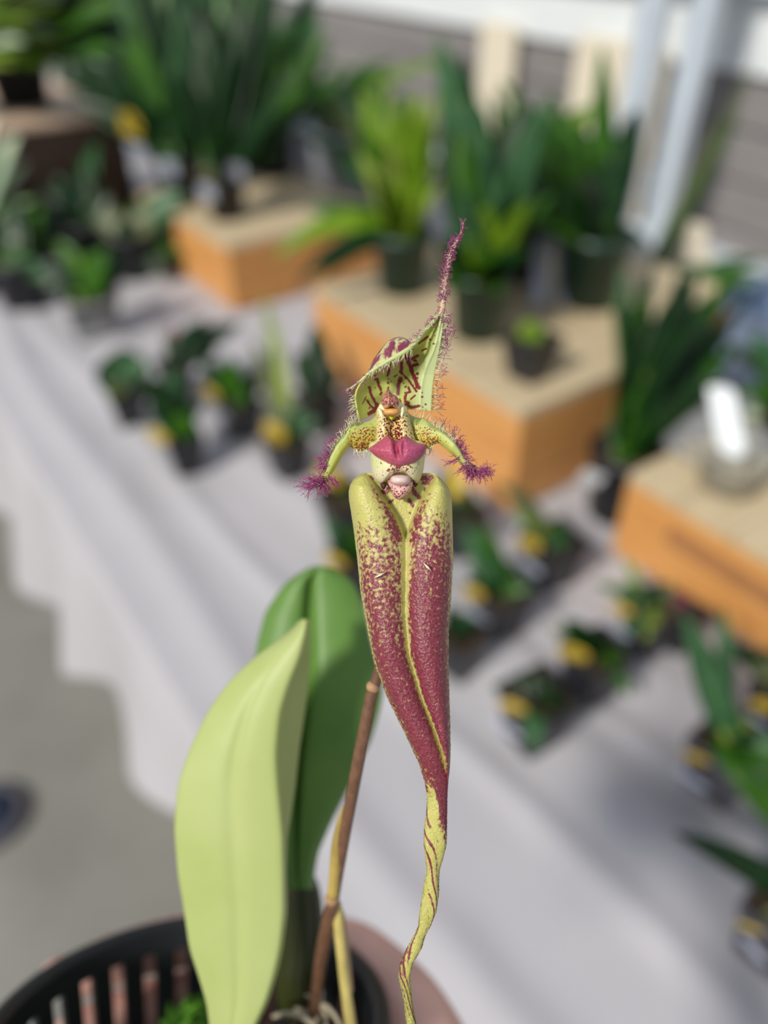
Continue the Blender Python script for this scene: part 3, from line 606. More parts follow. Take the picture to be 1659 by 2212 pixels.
# ------------------------------------------------------------------ the held orchid (built in the tilted frame it is held in)
PC = Vector(((410 - 829.5) / FPX * .19, -.1257, -.190))           # centre of the basket rim, in the held frame
ROOTC = PC + Vector((0, -.085, 0))
root = bpy.data.objects.new('potted_orchid', None); C.objects.link(root); root.empty_display_size = .01
root.matrix_world = CAMM @ Matrix.Translation(ROOTC)
tag(root, 'orchid in a black slotted basket with a hanging maroon-speckled flower, held up close', 'potted orchid')
RC = np.array(ROOTC)
def LP(px, py, d):                                                # local coordinates in the held frame
    px, py, d = np.broadcast_arrays(np.asarray(px, float), np.asarray(py, float), np.asarray(d, float))
    return np.stack([(px - 829.5) / FPX * d, (1106 - py) / FPX * d, -d], -1) - RC
def lv(px, py, d): return Vector(LP(px, py, d))
def grid(name, PX, PY, D, mat, parent, closed=False, thick=0.0, **attrs):
    r, c = PX.shape; V = LP(PX, PY, D).reshape(-1, 3); F = []
    for i in range(r - 1):
        for j in range(c if closed else c - 1):
            k = (j + 1) % c; F.append((i * c + j, (i + 1) * c + j, (i + 1) * c + k, i * c + k))
    A = {k: np.broadcast_to(v, PX.shape).reshape(-1) for k, v in attrs.items()}
    A.setdefault('pig', np.zeros(r * c)); A.setdefault('tone', np.zeros(r * c))
    o = mesh_obj(name, V, F, mat, parent, True, A)
    if thick:
        m = o.modifiers.new('thick', 'SOLIDIFY'); m.thickness = thick; m.offset = 0
    return o
def seg_field(X, Y, strokes, ox=740., oy=700., sc=5.82):           # distance-based pigment strokes given in crop coordinates
    f = np.zeros(X.shape)
    for pts, wd in strokes:
        P = [(x / sc + ox, y / sc + oy) for x, y in pts]; wd = wd / sc / 2
        if len(P) == 1: P = P * 2
        dm = np.full(X.shape, 1e9)
        for (x0, y0), (x1, y1) in zip(P[:-1], P[1:]):
            L2 = (x1 - x0) ** 2 + (y1 - y0) ** 2 + 1e-9; t = np.clip(((X - x0) * (x1 - x0) + (Y - y0) * (y1 - y0)) / L2, 0, 1)
            dm = np.minimum(dm, np.hypot(X - x0 - t * (x1 - x0), Y - y0 - t * (y1 - y0)))
        f = np.maximum(f, np.clip(1.0 - .5 * dm / (wd * 1.12), 0, 1))
    return f
def gs(x, c, w_): return np.exp(-((x - c) / w_) ** 2)
def sst(a, b_, x): t = np.clip((x - a) / (b_ - a), 0, 1); return t * t * (3 - 2 * t)

# --- fused lateral sepals with the twisted tail
LT = np.array([(1022, 782), (1026, 775), (1036, 763), (1048, 756), (1062, 753), (1080, 754), (1104, 758), (1143, 764), (1208, 772), (1277, 779), (1352, 792), (1430, 808), (1508, 837), (1580, 873), (1651, 906), (1690, 918), (1720, 923), (1749, 922), (1795, 916), (1825, 916), (1850, 919), (1880, 922), (1905, 917), (1930, 913), (1970, 907), (2000, 904), (2020, 895), (2050, 878), (2080, 865), (2110, 861), (2140, 868), (2170, 874), (2212, 878), (2300, 884)], float)
RT = np.array([(1022, 938), (1026, 942), (1039, 958), (1055, 971), (1081, 976), (1156, 978), (1208, 979), (1293, 974), (1358, 969), (1456, 969), (1554, 972), (1619, 973), (1661, 971), (1700, 967), (1720, 966), (1795, 965), (1825, 964), (1850, 958), (1880, 949), (1905, 948), (1930, 948), (1970, 942), (2000, 930), (2020, 919), (2050, 910), (2080, 892), (2110, 885), (2140, 888), (2170, 891), (2212, 899), (2300, 900)], float)
SM = np.array([(1020, 874), (1166, 876), (1202, 877), (1326, 875), (1414, 883), (1508, 911), (1573, 937), (1635, 957), (1684, 966)], float)
VLt = np.array([(1022, 790), (1029, 795), (1065, 822), (1114, 853), (1156, 870), (1172, 876.5)], float)
VRt = np.array([(1022, 944), (1029, 941), (1078, 910), (1130, 889), (1166, 879), (1172, 877.5)], float)
def ip(tab, y): return np.interp(y, tab[:, 0], tab[:, 1])
rows = np.concatenate([np.linspace(1022, 1046, 20)[:-1], np.linspace(1046, 2300, 590)]); nF, nBk = 150, 36
ph = np.linspace(0, np.pi, nF); Y = rows[:, None] * np.ones((1, nF)); Lx, Rx = ip(LT, rows)[:, None], ip(RT, rows)[:, None]
k3 = np.ones(5) / 5.
cxm, hw = (Lx + Rx) / 2, (Rx - Lx) / 2
X = cxm - hw * np.cos(ph)[None]
seam = np.clip(ip(SM, Y), 0, Rx - 1); vl, vr = ip(VLt, Y), ip(VRt, Y); inV = (Y < 1172)
eL = np.where(inV, vl, seam); eR = np.where(inV, vr, seam)
def lobe(x, a, b_, edge):            # a = silhouette, b_ = inner edge
    t = (x - (a + b_) / 2) / np.maximum(np.abs(b_ - a) / 2, 1e-3); t = t * np.sign(b_ - a)
    t = np.where(t > 0, t * edge, t); return np.sqrt(np.clip(1 - np.abs(t) ** 2.2, 0, 1))
pl, pr = lobe(X, Lx, eL, .86), lobe(X, Rx, eR, .86)
left = X <= (eL + eR) / 2
prof = np.where(X <= eL, pl, np.where(X >= eR, pr, .5))
depV = np.where(inV, np.minimum((X - eL), (eR - X)), -1)
vfac = sst(0, 5, depV) * sst(1176, 1150, Y)
Tm = np.interp(rows, [1022, 1030, 1050, 1090, 1400, 1600, 1700, 2300], [.0008, .0030, .0048, .0056, .0056, .0045, .0030, .0017])[:, None]
tail = sst(1640, 1720, Y)
hwm = hw * .133 / FPX
phase = ph[None] - np.pi * (Y - 1700) / 150
ell = np.sin(ph)[None] * (1 + .16 * np.sin(2 * phase))
front = (1 - tail) * Tm * prof + tail * hwm * ell * .8
d0 = np.interp(rows, [1022, 1100, 2300], [.1345, .1345, .1335])[:, None]
D = d0 - front + vfac * (front - .0006)
mott = np.clip((Y - 1050) / 200, 0, 1)
pig = np.interp(Y, [1022, 1070, 1100, 1130, 1170, 1230, 1350, 1500, 1700], [-.3, -.02, .20, .40, .60, .72, .82, .90, .95])
pig = pig - .10 * (X < seam) * sst(1500, 1250, Y) + .06 * (X > seam)
seamd = np.abs(X - seam); pig = pig - .85 * np.exp(-(seamd / np.interp(Y, [1170, 1300, 1500, 1660], [11, 8, 5, 4.5])) ** 2) * (Y > 1120) - .12 * gs(X, seam - 14, 6) * sst(1220, 1300, Y) * sst(1420, 1330, Y)
edge = np.minimum(X - Lx, Rx - X); pig = pig - .40 * np.exp(-(edge / 5) ** 2) * (1 - tail)
pig = pig + .45 * np.exp(-((X - eL + 10) / 12) ** 2) * (Y < 1170) * (Y > 1036) * 1.25 + .30 * np.exp(-((X - eR - 10) / 12) ** 2) * (Y < 1170) * (Y > 1060)
spiral = np.sin(3 * phase + .6 * np.sin(Y / 31.)); mlow = .30 * np.sin(phase) + .38 * sst(1760, 1690, Y) + .25 * gs(Y, 2070, 55) - .05
sp5 = np.sin(7 * phase + 1.1 * np.sin(Y / 23.) + .5 * np.sin(X / 5.))
pt = -.05 + 1.05 * sst(.1, .9, sp5) * (.55 + .45 * np.sin(2 * phase + Y / 60.)) + .95 * sst(1800, 1740, Y + 40 * np.cos(ph)[None]) * sst(.3, -.5, np.cos(ph))[None] + .55 * gs(Y, 2072, 40) * sst(.4, -.2, np.cos(ph)[None] * -1) + .6 * sst(1750, 1680, Y)
pig = (1 - tail) * pig + tail * pt
inner = [([(190, 90), (235, 100)], 26), ([(290, 200), (330, 180), (345, 130)], 34), ([(480, 150), (520, 210), (550, 235)], 34), ([(560, 90), (600, 120), (625, 100)], 46), ([(570, 130), (620, 140)], 34), ([(590, 185)], 36), ([(470, 240), (495, 285)], 26), ([(345, 260), (360, 250)], 22), ([(480, 330)], 20), ([(335, 265)], 14)]
pv = seg_field(X, Y, inner, 730., 1000., 3.07)
pig = pig * (1 - vfac) + vfac * (-.25 + pv * 1.25)
tone = np.interp(Y, [1022, 1150, 1200, 1600, 1700], [.15, .35, .6, .5, .15])
wart = rng.normal(0, 1, X.shape); D = D - .00006 * np.abs(wart) * mott * (1 - vfac)
PXf = X + rng.normal(0, .35, X.shape) * mott * (np.abs(np.cos(ph))[None] > .97) * 1.6
phb = np.linspace(np.pi, 2 * np.pi, nBk + 2)[1:-1]; Xb = cxm - hw * np.cos(phb)[None]; Yb = rows[:, None] * np.ones((1, nBk))
Db = d0 - np.sin(phb)[None] * ((1 - sst(1640, 1720, Yb)) * np.minimum(Tm, .0028) + sst(1640, 1720, Yb) * hwm * .8)
fused = grid('fused_sepals', np.hstack([PXf, Xb]), np.hstack([Y, Yb]), np.hstack([D, Db]), M['sepal'], root, True,
             pig=np.hstack([pig, np.full(Xb.shape, .6)]), tone=np.hstack([tone, np.full(Xb.shape, .5)]))
fused['label'] = 'maroon-speckled yellow-green hanging sepals ending in a twisted tail'
for (a, b_) in (((809, 1248), (833, 1236)), ((915, 1216), (932, 1234))):     # pale scratches
    q = MB(); q.tube([lv(a[0], a[1], .1282), lv((a[0] + b_[0]) / 2, (a[1] + b_[1]) / 2, .1277), lv(b_[0], b_[1], .1283)], [.00006, .0002, .00005], 6); q.build('scar', M['tooth'], fused)

# --- dorsal sepal (hood)
def ruled(A, B, n, m): return catmull(A, n), catmull(B, n), np.linspace(0, 1, m)
Lc = [(776, 908), (770, 882), (768, 852), (778, 829), (800, 803), (838, 779), (872, 760), (893, 745), (912, 722), (930, 700), (944, 680)]
Rc = [(931, 888), (932, 870), (933, 850), (936, 822), (940, 797), (944, 776), (948, 758), (952, 736), (955, 714), (957, 692), (957, 676)]
n, m = 120, 110; A, B, u = ruled(Lc, Rc, n, m)
PX = A[:, 0:1] * (1 - u) + B[:, 0:1] * u; PY = A[:, 1:2] * (1 - u) + B[:, 1:2] * u
t = np.linspace(0, 1, n)[:, None]
PY = PY - 12 * np.exp(-(t / .10) ** 2) * np.sin(np.pi * u)[None] * 1.0
Dd = np.interp(t, [0, .35, .7, 1], [.1325, .1320, .1300, .1310]) + np.interp(t, [0, .4, .75, 1], [.0042, .0040, .002, .0003]) * np.sin(np.pi * np.clip(u * 1.15, 0, 1)) ** .8 [None] if False else np.interp(t, [0, .35, .7, 1], [.1325, .1320, .1300, .1310]) + np.interp(t, [0, .4, .75, 1], [.0042, .0040, .002, .0003]) * (np.sin(np.pi * np.clip(u * 1.18, 0, 1)) ** .8)[None]
Dd = Dd - .0006 * gs(u, .80, .05)[None]
S = [([(400, 690), (430, 690), (452, 765), (478, 830)], 34), ([(475, 880)], 36), ([(490, 862)], 26), ([(405, 800)], 18), ([(330, 790), (345, 870), (375, 930), (412, 995), (440, 1040)], 34), ([(300, 960), (340, 1020), (380, 1062)], 24),
     ([(582, 500), (565, 640)], 40), ([(572, 740)], 34), ([(610, 720)], 20), ([(575, 795), (570, 815)], 26), ([(572, 690)], 22), ([(730, 680), (705, 790), (700, 880)], 46), ([(740, 710)], 50), ([(840, 805), (855, 850), (800, 872)], 34), ([(798, 900), (788, 975)], 34),
     ([(795, 1010), (880, 1045), (965, 1030)], 36), ([(820, 990)], 60), ([(920, 900), (865, 945)], 22), ([(800, 400), (850, 520), (905, 660), (960, 800)], 50), ([(870, 430), (940, 400)], 46), ([(900, 520), (945, 510)], 40), ([(720, 600), (830, 700), (940, 850)], 24), ([(735, 480), (745, 620)], 40),
     ([(950, 625)], 34), ([(950, 682)], 24), ([(1000, 860)], 24), ([(1000, 915)], 30), ([(1045, 1010)], 26), ([(800, 790)], 34), ([(775, 745)], 22), ([(1005, 1045)], 18), ([(430, 1010), (400, 1080), (325, 1130)], 46), ([(330, 1060)], 26), ([(240, 1010), (290, 910)], 12),
     ([(720, 940), (740, 1000)], 26), ([(1000, 200), (1060, 160)], 30), ([(1105, 200)], 26), ([(1170, 150)], 20), ([(1150, 250)], 22), ([(950, 240), (1010, 190)], 24), ([(1060, 310), (1000, 330)], 24), ([(430, 620), (380, 660)], 26), ([(650, 660), (690, 640)], 22), ([(900, 450), (930, 470)], 36)]
pg = seg_field(PX, PY, S) * .95
dorsal = grid('dorsal_sepal', PX, PY, Dd, M['dorsal'], root, thick=.0003, pig=pg, tone=sst(.55, .85, u)[None] * np.ones((n, 1)))
dorsal['label'] = 'hooded yellow-green upper sepal with dark red streaks and a hairy tail'
# hump: outer face folding over behind the rim
rimA = catmull([(796, 806), (838, 779), (872, 760), (893, 745)], 60); topA = catmull([(797, 800), (806, 780), (823, 756), (841, 737), (862, 729), (879, 734), (893, 748)], 60)
vv = np.linspace(0, 1.6, 50)[:, None]
w1 = np.sin(np.clip(vv, 0, 1) * np.pi / 2)
HX = rimA[None, :, 0] * (1 - w1) + topA[None, :, 0] * w1; HY = rimA[None, :, 1] * (1 - w1) + topA[None, :, 1] * w1
back = np.clip(vv - 1, 0, 1); HY = HY + back * 60; DH = .1285 + .0045 * (1 - np.cos(np.clip(vv, 0, 1) * np.pi / 2)) + back * .006 + 0 * HX
hump = grid('hood_back', HX, HY, DH, M['dorsal_back'], dorsal, thick=.0002, pig=np.full(HX.shape, .50) + .3 * gs(vv, .95, .25), tone=.4)
# rolled rim and the tail of the dorsal sepal
def tube_part(name, pts, mat, parent, n=40, sides=10, pig=0., tone=0.):
    P = catmull(pts, n); b = MB(); b.tube([lv(p[0], p[1], p[2]) for p in P], [p[3] * p[2] / FPX for p in P], sides)
    nv = len(b.v); pgs = np.interp(np.arange(nv) // sides, np.linspace(0, n, len(np.atleast_1d(pig))), np.atleast_1d(pig)) if np.size(pig) > 1 else np.full(nv, pig)
    return mesh_obj(name, b.v, b.f, mat, parent, True, {'pig': pgs, 'tone': np.full(nv, tone)})
tube_part('rolled_rim', [(752, 842, .1295, 1.6), (775, 826, .129, 2.4), (800, 804, .1285, 3.5), (838, 780, .128, 4.5), (872, 761, .1278, 5.5), (893, 745, .128, 4.5), (912, 722, .129, 4.0), (932, 700, .1298, 4.0), (946, 682, .1305, 4)], M['dorsal'], dorsal, pig=.12, tone=.8)
tube_part('tail', [(948, 690, .1312, 8), (955, 668, .131, 7), (958, 645, .131, 6), (960, 622, .131, 5.5), (963, 595, .131, 6), (969, 565, .131, 6), (978, 538, .131, 5.5), (990, 515, .131, 4), (998, 500, .131, 2.5), (1001, 484, .131, 1.0)], M['tail'], dorsal, pig=np.array([.3, .4, .6, .8, 1.]))

# --- petals
def petal(U, Lw, lab, tonea):
    n, m = 110, 40; A, B, u = ruled(U, Lw, n, m)
    PX = A[:, 0:1] * (1 - u) + B[:, 0:1] * u; PY = A[:, 1:2] * (1 - u) + B[:, 1:2] * u; t = np.linspace(0, 1, n)[:, None]
    D = np.interp(t, [0, .3, .6, 1], [.1335, .1315, .1305, .1325]) + .0013 * (u[None] - .5) ** 2 * 4 - .0004 * gs(u, .22, .16)[None]
    pg = np.interp(t, [0, .12, .32, .42, .5, .8, 1], [.28, .42, .43, .28, .05, .05, .75]) + .22 * (u[None] - .35) * (t < .5) - .5 * gs(u, 0, .18)[None] * (t < .6)
    tn = np.clip(1.1 - u[None] * 1.6, 0, 1) * np.ones((n, 1)) * .8 + .2 * (t > .45)
    return grid('petal', PX, PY, D, M['petal'], root, thick=.0004, pig=pg, tone=np.clip(tn + tonea, 0, 1))
petL = petal([(818, 893), (807, 905), (797, 911), (783, 914), (762, 917), (750, 926), (742, 942), (728, 958), (718, 974), (710, 994), (704, 1014), (698, 1030), (690, 1042)],
      [(818, 968), (806, 971), (793, 970), (778, 972), (764, 967), (757, 963), (749, 970), (740, 981), (732, 994), (723, 1010), (713, 1026), (704, 1040), (694, 1048)], 'left', 0)
petR = petal([(876, 889), (890, 900), (906, 905), (919, 907), (935, 921), (950, 928), (962, 936), (980, 952), (992, 970), (1000, 985), (1010, 997), (1022, 1006), (1036, 1014)],
      [(880, 955), (896, 962), (910, 967), (922, 968), (935, 959), (947, 956), (960, 964), (971, 974), (983, 984), (992, 996), (1003, 1009), (1016, 1018), (1034, 1022)], 'right', .15)
petL['label'] = 'left petal arching down to a purple fringe'; petR['label'] = 'right petal arching down to a purple fringe'

# --- centre of the flower
def pillow(name, poly, dE, bulge, mat, parent, n=72, rg=22, f=None, pig=None, tone=None, centre=None, back=.3, pw=2.0):
    P = catmull_closed(poly, n); c = P.mean(0) if centre is None else np.array(centre, float); rr = np.linspace(.02, 1, rg)
    PX = c[0] + (P[None, :, 0] - c[0]) * rr[:, None]; PY = c[1] + (P[None, :, 1] - c[1]) * rr[:, None]
    D = dE - bulge * np.sqrt(np.clip(1 - rr ** pw, 0, 1))[:, None] + 0 * PX
    if f is not None: D = D + f(PX, PY)
    rb = rr[::-1]; BX = c[0] + (P[None, :, 0] - c[0]) * rb[:, None]; BY = c[1] + (P[None, :, 1] - c[1]) * rb[:, None]; BD = dE + bulge * back * np.sqrt(np.clip(1 - rb ** 2, 0, 1))[:, None] + .0001 + 0 * BX
    GX, GY, GD = np.vstack([PX, BX]), np.vstack([PY, BY]), np.vstack([D, BD])
    pg = pig(GX, GY) if callable(pig) else np.full(GX.shape, pig if pig is not None else 0.); tn = tone(GX, GY) if callable(tone) else np.full(GX.shape, tone or 0.)
    return grid(name, GX, GY, GD, mat, parent, True, pig=pg, tone=tn)
cup_p = pillow('sepal_cup', [(800, 955), (799, 980), (801, 1005), (805, 1028), (813, 1041), (823, 1047), (831, 1041), (843, 1036), (850, 1029), (864, 1027), (880, 1029), (887, 1035), (894, 1041), (901, 1043), (909, 1034), (914, 1018), (917, 998), (918, 975), (917, 955), (860, 945)],
               .1335, .0050, M['cup'], root, pig=lambda x, y: .50 * gs(x, 862, 36) * gs(y, 1014, 15) - .02, tone=lambda x, y: sst(990, 1035, y), centre=(860, 990), pw=3)
col_f = pillow('column_foot', [(814, 884), (826, 872), (846, 868), (868, 872), (880, 884), (887, 910), (893, 935), (899, 960), (880, 972), (850, 976), (822, 970), (811, 958), (812, 930), (812, 905)], .1325, .0030, M['column'], root,
               f=lambda x, y: .0016 * gs(x, 850, 14) * sst(880, 905, y), pig=lambda x, y: (.54 * gs(x, 852, 36) * sst(888, 903, y) + .08 * sst(925, 945, y) - .5 * gs(x, 846, 8) * gs(y, 899, 9)), tone=lambda x, y: np.clip(np.abs(x - 850) / 30, 0, 1), pw=3)
pillow('nectary', [(838, 897), (854, 897), (850, 905), (846, 908), (842, 905)], .1302, .0005, simple('nectary', srgb(206, 206, 40), .35, .05, 900), root, n=30, rg=8)
lip = pillow('lip', [(797, 970), (809, 960), (822, 951), (836, 941), (843, 946), (851, 950), (860, 951), (868, 947), (876, 940), (887, 948), (902, 956), (920, 962), (918, 976), (908, 991), (890, 1003), (866, 1010), (844, 1006), (824, 995), (808, 983)],
             .1300, .0034, M['lip'], root, n=120, rg=40, f=lambda x, y: .0010 * gs(x, 855 + (y - 970) * .22, 5) * sst(940, 962, y) * sst(1002, 975, y) + .0005 * gs(x, 872, 4) * sst(944, 958, y) * sst(992, 970, y),
             pig=lambda x, y: .42 + .35 * gs(x, 856 + (y - 970) * .22, 5) * sst(1000, 970, y) - .1 * gs(y, 1000, 14), tone=lambda x, y: sst(840, 900, x) * .8, centre=(860, 975), pw=2.4)
pillow('lip_pad', [(842, 1040), (845, 1030), (854, 1026), (866, 1025), (878, 1027), (886, 1032), (887, 1041), (880, 1048), (864, 1051), (850, 1048)], .1300, .0024, M['white_ball'], root, n=40, rg=14, pig=lambda x, y: .1 + .3 * sst(1040, 1052, y), tone=lambda x, y: sst(1038, 1050, y) + .5 * sst(12, 22, np.abs(x - 864)))
pillow('lip_neck', [(838, 1038), (864, 1034), (891, 1038), (890, 1054), (883, 1067), (872, 1077), (864, 1080), (855, 1077), (848, 1068), (843, 1055)], .1312, .0020, M['neck'], root, n=40, rg=16, pig=lambda x, y: .34 + .14 * sst(1045, 1075, y), tone=.3)
pillow('hollow_shade_pad', [(822, 1046), (830, 1041), (835, 1046), (831, 1057), (825, 1055)], .1315, .0006, M['hole_shade'], root, n=24, rg=6)  # raised dark pads, the shade of the holes put into their colour
pillow('hollow_shade_pad', [(890, 1038), (897, 1042), (903, 1045), (898, 1052), (893, 1048)], .1315, .0006, M['hole_shade'], root, n=24, rg=6)
column = pillow('column', [(815, 888), (820, 874), (832, 866), (846, 864), (860, 866), (873, 874), (880, 888), (866, 898), (846, 902), (828, 898)], .1310, .0022, M['tooth'], root, n=40, rg=14)
pillow('stigma', [(828, 884), (846, 878), (862, 884), (862, 893), (854, 898), (838, 898), (829, 893)], .1293, .0016, M['stigma'], column, n=30, rg=10)
pillow('anther_cap', [(838, 840), (846, 850), (857, 856), (862, 866), (861, 877), (855, 882), (848, 878), (843, 878), (837, 882), (829, 882), (824, 872), (824, 862), (829, 854)], .1288, .0024, M['cap'], column, n=60, rg=18, f=lambda x, y: -.0003 * gs(x, 839, 3), pig=lambda x, y: .48 - .3 * sst(874, 880, y), tone=lambda x, y: sst(868, 880, y))
for pts in ([(818, 884, .1292, 3.5), (822, 890, .1285, 4), (825, 900, .128, 3), (826, 909, .1283, 1)], [(869, 880, .1292, 4), (870, 888, .1285, 3.5), (868, 896, .128, 3), (867, 903, .1283, 1)]):
    tube_part('column_tooth', pts, M['tooth'], column, n=12, sides=8)

# --- hairs
class Hairs:
    def __init__(s): s.b = MB(); s.t = []
    def hair(s, x, y, d, ang, ln, curl, r=.85, purple=1.0, t0=0., fork=0):
        n = 7; P = []; T_ = []; a = ang; dz = rng.uniform(-.5, .5)
        for i in range(n):
            P.append((x, y, d)); st = ln / (n - 1); x += math.cos(a) * st; y += math.sin(a) * st; d += dz * st / FPX * .13
            a += curl / (n - 1) + rng.uniform(-.42, .42)
        b0 = len(s.b.v); s.b.tube([lv(*p) for p in P], [r * (1 - .45 * i / (n - 1)) * .13 / FPX for i in range(n)], 4)
        for i in range(n): s.t += [t0 + purple * i / (n - 1)] * 4
        for _ in range(fork):
            k = rng.randint(2, n); q = P[k]; aa = rng.uniform(0, 2 * math.pi); l2 = rng.uniform(3, 7)
            s.b.tube([lv(*q), lv(q[0] + math.cos(aa) * l2 * .6, q[1] + math.sin(aa) * l2 * .6, q[2]), lv(q[0] + math.cos(aa + .4) * l2, q[1] + math.sin(aa + .4) * l2, q[2])], [r * .6 * .13 / FPX, r * .5 * .13 / FPX, r * .25 * .13 / FPX], 4)
            s.t += [t0 + purple * k / (n - 1)] * 12
    def line(s, pts, n, ang, ln, curl=1.0, spread=.4, **kw):
        P = catmull(pts, 100)
        for k in range(int(n * .62)):
            p = P[rng.randint(100)]; a = ang if not callable(ang) else ang(p)
            s.hair(p[0] + rng.uniform(-2, 2), p[1] + rng.uniform(-2, 2), p[2] + rng.uniform(-.0004, .0004), a + rng.uniform(-spread, spread), ln * rng.uniform(.55, 1.25), curl * rng.uniform(-.6, 1.2), **kw)
    def done(s, name, parent): return mesh_obj(name, s.b.v, s.b.f, M['hair'], parent, True, {'t': np.array(s.t)})
h = Hairs()
h.line([(950, 740, .1312), (946, 770, .132), (941, 800, .132), (936, 830, .1325), (933, 860, .133), (932, 884, .133)], 110, 0.05, 28, -1.4, .6, t0=-.05)
h.line([(956, 680, .131), (956, 705, .131), (952, 735, .131)], 75, .25, 26, 2.0, .9, t0=.1, fork=1)
h.line([(768, 850, .1325), (768, 875, .1325), (775, 905, .1325)], 34, math.pi - .35, 24, -1.0, .5, t0=-.2)
h.line([(752, 843, .1292), (775, 826, .1288), (800, 806, .1282), (838, 784, .1276)], 62, 2.2, 16, .8, .9, t0=.15, fork=1)
h.line([(800, 806, .1280), (838, 784, .1275), (872, 766, .1273), (893, 750, .1275)], 60, 1.6, 22, .6, .5, t0=-.1)
h.line([(893, 744, .1275), (912, 720, .1285), (932, 698, .1295), (944, 682, .13)], 75, 2.6, 15, 2.0, 1.2, t0=.1, fork=1)
h.line([(935, 690, .1305), (950, 676, .1305), (965, 688, .1305), (975, 720, .131)], 70, 0.9, 18, 3.0, 1.6, t0=.15, fork=1)
h.line([(957, 668, .131), (958, 640, .131), (961, 610, .131)], 46, math.pi + .2, 17, 2.2, 1.1, t0=.0, fork=1)
h.line([(959, 650, .1306), (966, 580, .1306), (975, 545, .1306), (988, 520, .1306)], 330, -1.5, 15, 2.0, 1.5, t0=.25, fork=1)
h.line([(961, 620, .131), (966, 580, .131), (978, 540, .131)], 26, -2.0, 30, .8, .35, t0=.2)
h.line([(988, 522, .131), (998, 500, .131), (1001, 480, .131)], 26, -1.5, 16, .6, .7, t0=.4, fork=1)
h.done('fringe', dorsal)
def pfringe(top, bot, tipc, spreadbox, base_ang, parent, tipdir):
    h = Hairs()
    h.line(top[:4], 48, base_ang, 20, 1.2 if base_ang < -1.6 else -.8, .45, t0=-.35)
    h.line(top[3:6], 46, base_ang, 26, 1.2 if base_ang < -1.6 else -.8, .55, t0=.0, fork=1)
    h.line(top[5:], 60, base_ang, 22, .8, .8, t0=.4, fork=2)
    h.line(bot[:3], 36, 1.5, 17, 1.0, .5, t0=-.4)
    for p, n_, a, s_, l_ in tipc:
        for k in range(int(n_ * .55)):
            h.hair(p[0] + rng.uniform(-7, 7), p[1] + rng.uniform(-6, 6), .1318 + rng.uniform(-.0012, .0012), a + rng.uniform(-s_, s_), l_ * rng.uniform(.5, 1.2), rng.uniform(-1, 1), r=.85, purple=.5, t0=.55 + rng.uniform(-.12, .3), fork=2)
    h.done('fringe', parent)
pfringe([(785, 912, .132), (762, 916, .131), (749, 927, .131), (741, 944, .131), (728, 958, .131), (718, 973, .131), (710, 993, .1315), (703, 1013, .132)], [(800, 971, .1325), (780, 972, .132), (765, 968, .132)],
        [((705, 1010), 40, 3.2, .9, 30), ((698, 1035), 60, 2.9, .5, 42), ((685, 1044), 55, 2.85, .35, 44), ((700, 1042), 55, 1.5, .7, 30), ((712, 1030), 40, 1.0, .6, 28), ((705, 1000), 25, -2.6, .7, 24), ((692, 1040), 40, 2.2, 1.5, 20)], None, -2.0, petL, 0)
pfringe([(895, 901, .132), (919, 906, .131), (935, 920, .131), (950, 928, .131), (963, 937, .131), (980, 953, .131), (992, 970, .1315), (1002, 988, .132)], [(905, 967, .132), (922, 968, .132), (940, 958, .131)],
        [((996, 985), 44, -.7, 1.2, 26), ((1005, 1000), 60, .9, 1.2, 26), ((1018, 1012), 100, 1.5, .8, 28), ((1034, 1016), 100, .5, .9, 26), ((1045, 1018), 40, .3, .6, 26), ((990, 990), 22, 2.9, .5, 30), ((1012, 1005), 40, 2.0, 1.2, 22)], None, -1.2, petR, 0)

# --- flower stem, nodes, sheath, dry cane
stem = tube_part('flower_stem', [(835, 1300, .1390, 9), (829, 1400, .1405, 11), (818, 1452, .1420, 12), (803, 1500, .1430, 13.5), (789, 1570, .1445, 14), (775, 1640, .1465, 14), (760, 1720, .149, 13.5), (745, 1800, .152, 13), (733, 1870, .156, 12.5), (722, 1930, .160, 13), (710, 1990, .166, 16), (697, 2050, .173, 15), (685, 2130, .182, 13), (676, 2200, .190, 12)], M['stem'], root, n=70, sides=14)
tube_part('stem_node', [(810, 1476, .1425, 12), (806, 1484, .1425, 15.5), (803, 1492, .1425, 12)], M['node'], stem, n=10, sides=14)
tube_part('stem_node', [(720, 1933, .1598, 12), (717, 1941, .1602, 15), (714, 1949, .1606, 12)], M['node'], stem, n=10, sides=14)
tube_part('sheath', [(741, 1742, .151, 1.5), (734, 1780, .1525, 8), (728, 1830, .154, 13), (724, 1880, .156, 13), (719, 1935, .159, 12)], M['sheath'], stem, n=24, sides=12)
cane = tube_part('dry_cane', [(728, 1950, .164, 9), (731, 1990, .1645, 12), (738, 2060, .166, 12), (746, 2130, .168, 12), (757, 2212, .170, 13), (768, 2300, .172, 13)], M['cane'], root, n=40, sides=12)
tube_part('sheath', [(722, 1945, .166, 3), (735, 1975, .1665, 9), (746, 2050, .168, 9), (756, 2140, .170, 8)], M['node'], cane, n=20, sides=10)

